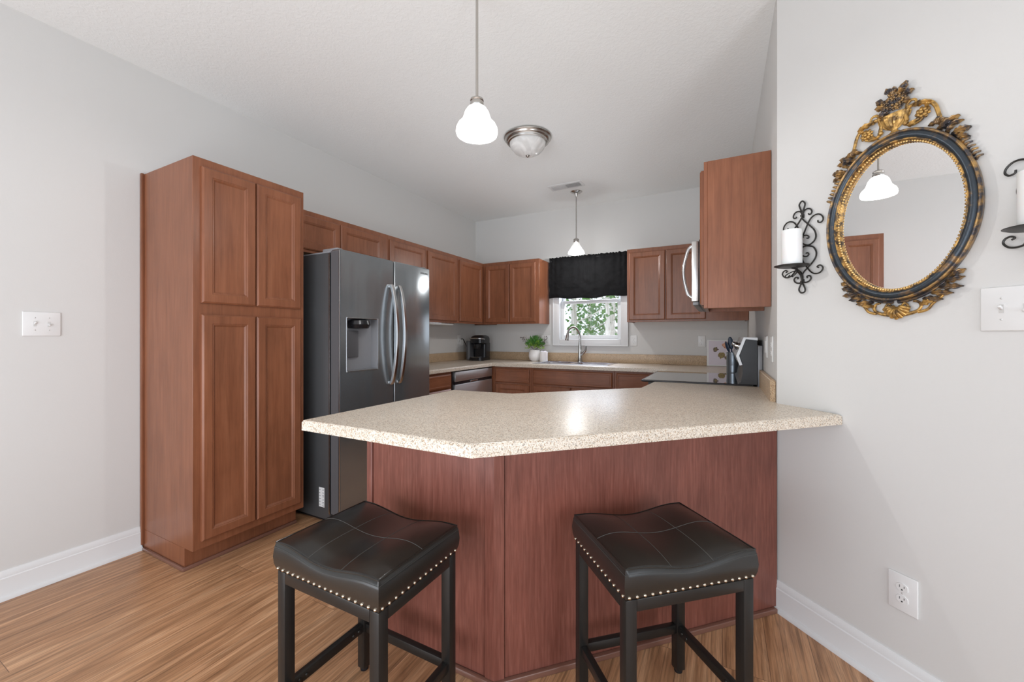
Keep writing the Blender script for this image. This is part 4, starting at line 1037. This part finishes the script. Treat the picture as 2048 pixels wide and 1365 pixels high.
def make_sconce(label, loc):
    r_ = thing('wall_sconce', label, 'candle holder', (0, 0, 0), 0, 'wrought-iron candle sconces')
    bm = NB()
    for k in SP: tube(bm, catmull([(x-AX, -.010, z) for x, z in SP[k]], 5), .0031, 8)
    for ln in SH:
        for s_ in (-1, 1): tube(bm, catmull([(s_*(x-AX), -.008-.004*((SH.index(ln)) % 2), z) for x, z in ln], 5), lambda u: .0031-.0005*u, 8)
    for z in (.128, 0, -.145): box(bm, -.004, .004, -.016, -.003, z-.0035, z+.0035, .001)
    for x in (-.0225, .0225): box(bm, x-.003, x+.003, -.016, -.004, -.004, .004, .001)
    box(bm, -.003, .003, -.006, 0, .12, .135); box(bm, -.003, .003, -.006, 0, -.15, -.135)
    obj('scrollwork', bm, M['iron'], r_)
    bm = NB()
    tube(bm, catmull([(0, -.012, -.14), (0, -.022, -.11), (0, -.045, -.095), (0, -.066, -.092)], 6), .003, 8)
    for s_ in (-1, 1): tube(bm, catmull([(0, -.014, -.125), (s_*.006, -.035, -.102), (s_*.018, -.062, -.112), (s_*.020, -.078, -.124), (s_*.010, -.078, -.130), (s_*.006, -.07, -.120)], 5), .0022, 8)
    obj('bracket_arm', bm, M['iron'], r_)
    obj('candle_plate', lathe(NB(), [(0, -.0915), (.03, -.0905), (.052, -.087), (.062, -.083), (.0625, -.0815), (.05, -.084), (0, -.0865)], 40, (0, -.067, 0)), M['iron'], r_)
    r_.location = loc; r_.rotation_euler = (0, 0, -PI/4)
    return r_
def make_candle(label):
    r_ = thing('pillar_candle', label, 'candle', (0, 0, 0), 0, 'pillar candles on the sconces')
    obj('wax', lathe(NB(), [(0, 0), (.0345, 0), (.036, .003), (.036, .146), (.034, .15), (.028, .1495), (.02, .146), (0, .145)], 36), M['wax'], r_)
    obj('wick', tube(NB(), [(0, 0, .144), (.001, 0, .154)], .001, 6), M['black'], r_)
    return r_
def place_candle(c_, s_, z):
    b_ = Vector(mwall(s_, z)); c_.location = (b_.x-.067/R2, b_.y-.067/R2, z-.0863)
ZS = 1.585
make_sconce('black scrolled iron candle sconce left of the oval mirror', mwall(-1.2375, ZS))
s_b = make_sconce('black scrolled iron candle sconce at the right edge of the picture, right of the mirror', mwall(-.580, ZS-.008))
c1 = make_candle('white pillar candle on the sconce left of the mirror'); place_candle(c1, -1.2375, ZS)
c2 = copy_tree(c1); c2['label'] = 'white pillar candle on the sconce right of the mirror'; place_candle(c2, -.580, ZS-.008)

# ---------------------------------------------------------------- outdoors behind the window
gd = obj('ground', B(-9, 5, YB+.3, 26, -.9, -.6), M['stone']); gd['kind'] = 'structure'
random.seed(21)
def tree(x, y, r0, h, label, nleaf, seed, crown):
    random.seed(seed)
    t_ = thing('tree', label, 'tree', (x, y, -.6), group='trees behind the window')
    bm = NB(); lean = random.uniform(-.25, .25)
    tr_ = catmull([(0, 0, 0), (lean*.2, 0, h*.3), (lean*.5, .05, h*.65), (lean, .1, h)], 5); tube(bm, tr_, lambda u: r0*(1-.75*u), 10)
    for k in range(9):
        z = random.uniform(.22, .8)*h; a = random.uniform(0, 2*PI); L_ = random.uniform(.5, 1.3); b0 = Vector((lean*z/h, 0, z))
        tube(bm, catmull([b0, b0+Vector((math.cos(a)*L_*.5, math.sin(a)*L_*.5, .2)), b0+Vector((math.cos(a)*L_, math.sin(a)*L_, .55))], 3), lambda u: r0*.22*(1-.8*u), 6)
    obj('trunk', bm, M['bark'], t_)
    if nleaf:
        bm = NB()
        for k in range(nleaf):
            cl_ = crown[k % len(crown)]; p = Vector((random.gauss(cl_[0], cl_[2]), random.gauss(0, .5), random.gauss(cl_[1], cl_[2])))
            d = Vector((random.uniform(-1, 1), random.uniform(-1, 1), random.uniform(-.6, .6))).normalized(); s_ = d.cross(Vector((random.uniform(-1, 1), random.uniform(-1, 1), random.uniform(-1, 1)))).normalized(); L_ = random.uniform(.09, .17)
            q = [bm.verts.new(v) for v in (p, p+d*L_*.5+s_*L_*.28, p+d*L_, p+d*L_*.5-s_*L_*.28)]; bm.faces.new(q)
        obj('foliage', bm, M['tleaf'], t_, smooth=False)
TR = [(-3.02, 9.0, .10, 6, 'pale slender tree trunk at the left of the window view', 260, 1, [(-.2, 2.3, .35), (.1, 2.9, .3), (.2, 1.7, .25)]),
      (-2.30, 9.3, .085, 6.5, 'straight pale tree trunk right of centre in the window view', 200, 2, [(-.35, 2.5, .3), (-.3, 1.9, .25)]),
      (-2.10, 8.4, .07, 6, 'thin pale trunk with green leaves at the right of the window view', 120, 3, [(.2, 2.6, .25)]),
      (-2.75, 12.5, .12, 7, 'leafy green tree further back in the middle of the window view', 900, 4, [(-.3, 2.6, .45), (.2, 2.0, .45), (.1, 3.0, .4)]),
      (-3.6, 12.0, .11, 7, 'leafy tree far back at the left of the window view', 350, 5, [(-.1, 2.6, .35), (0, 1.9, .3)]),
      (-2.0, 10.6, .10, 7, 'pale trunk farthest right in the window view', 120, 6, [(.1, 2.8, .25)]),
      (-2.35, 14, .13, 7, 'thick pale trunk behind the others in the window view', 60, 8, [(-.2, 2.4, .4)])]
for a in TR: tree(*a)
for o in bpy.data.objects:
    if '_w' in o: del o['_w']
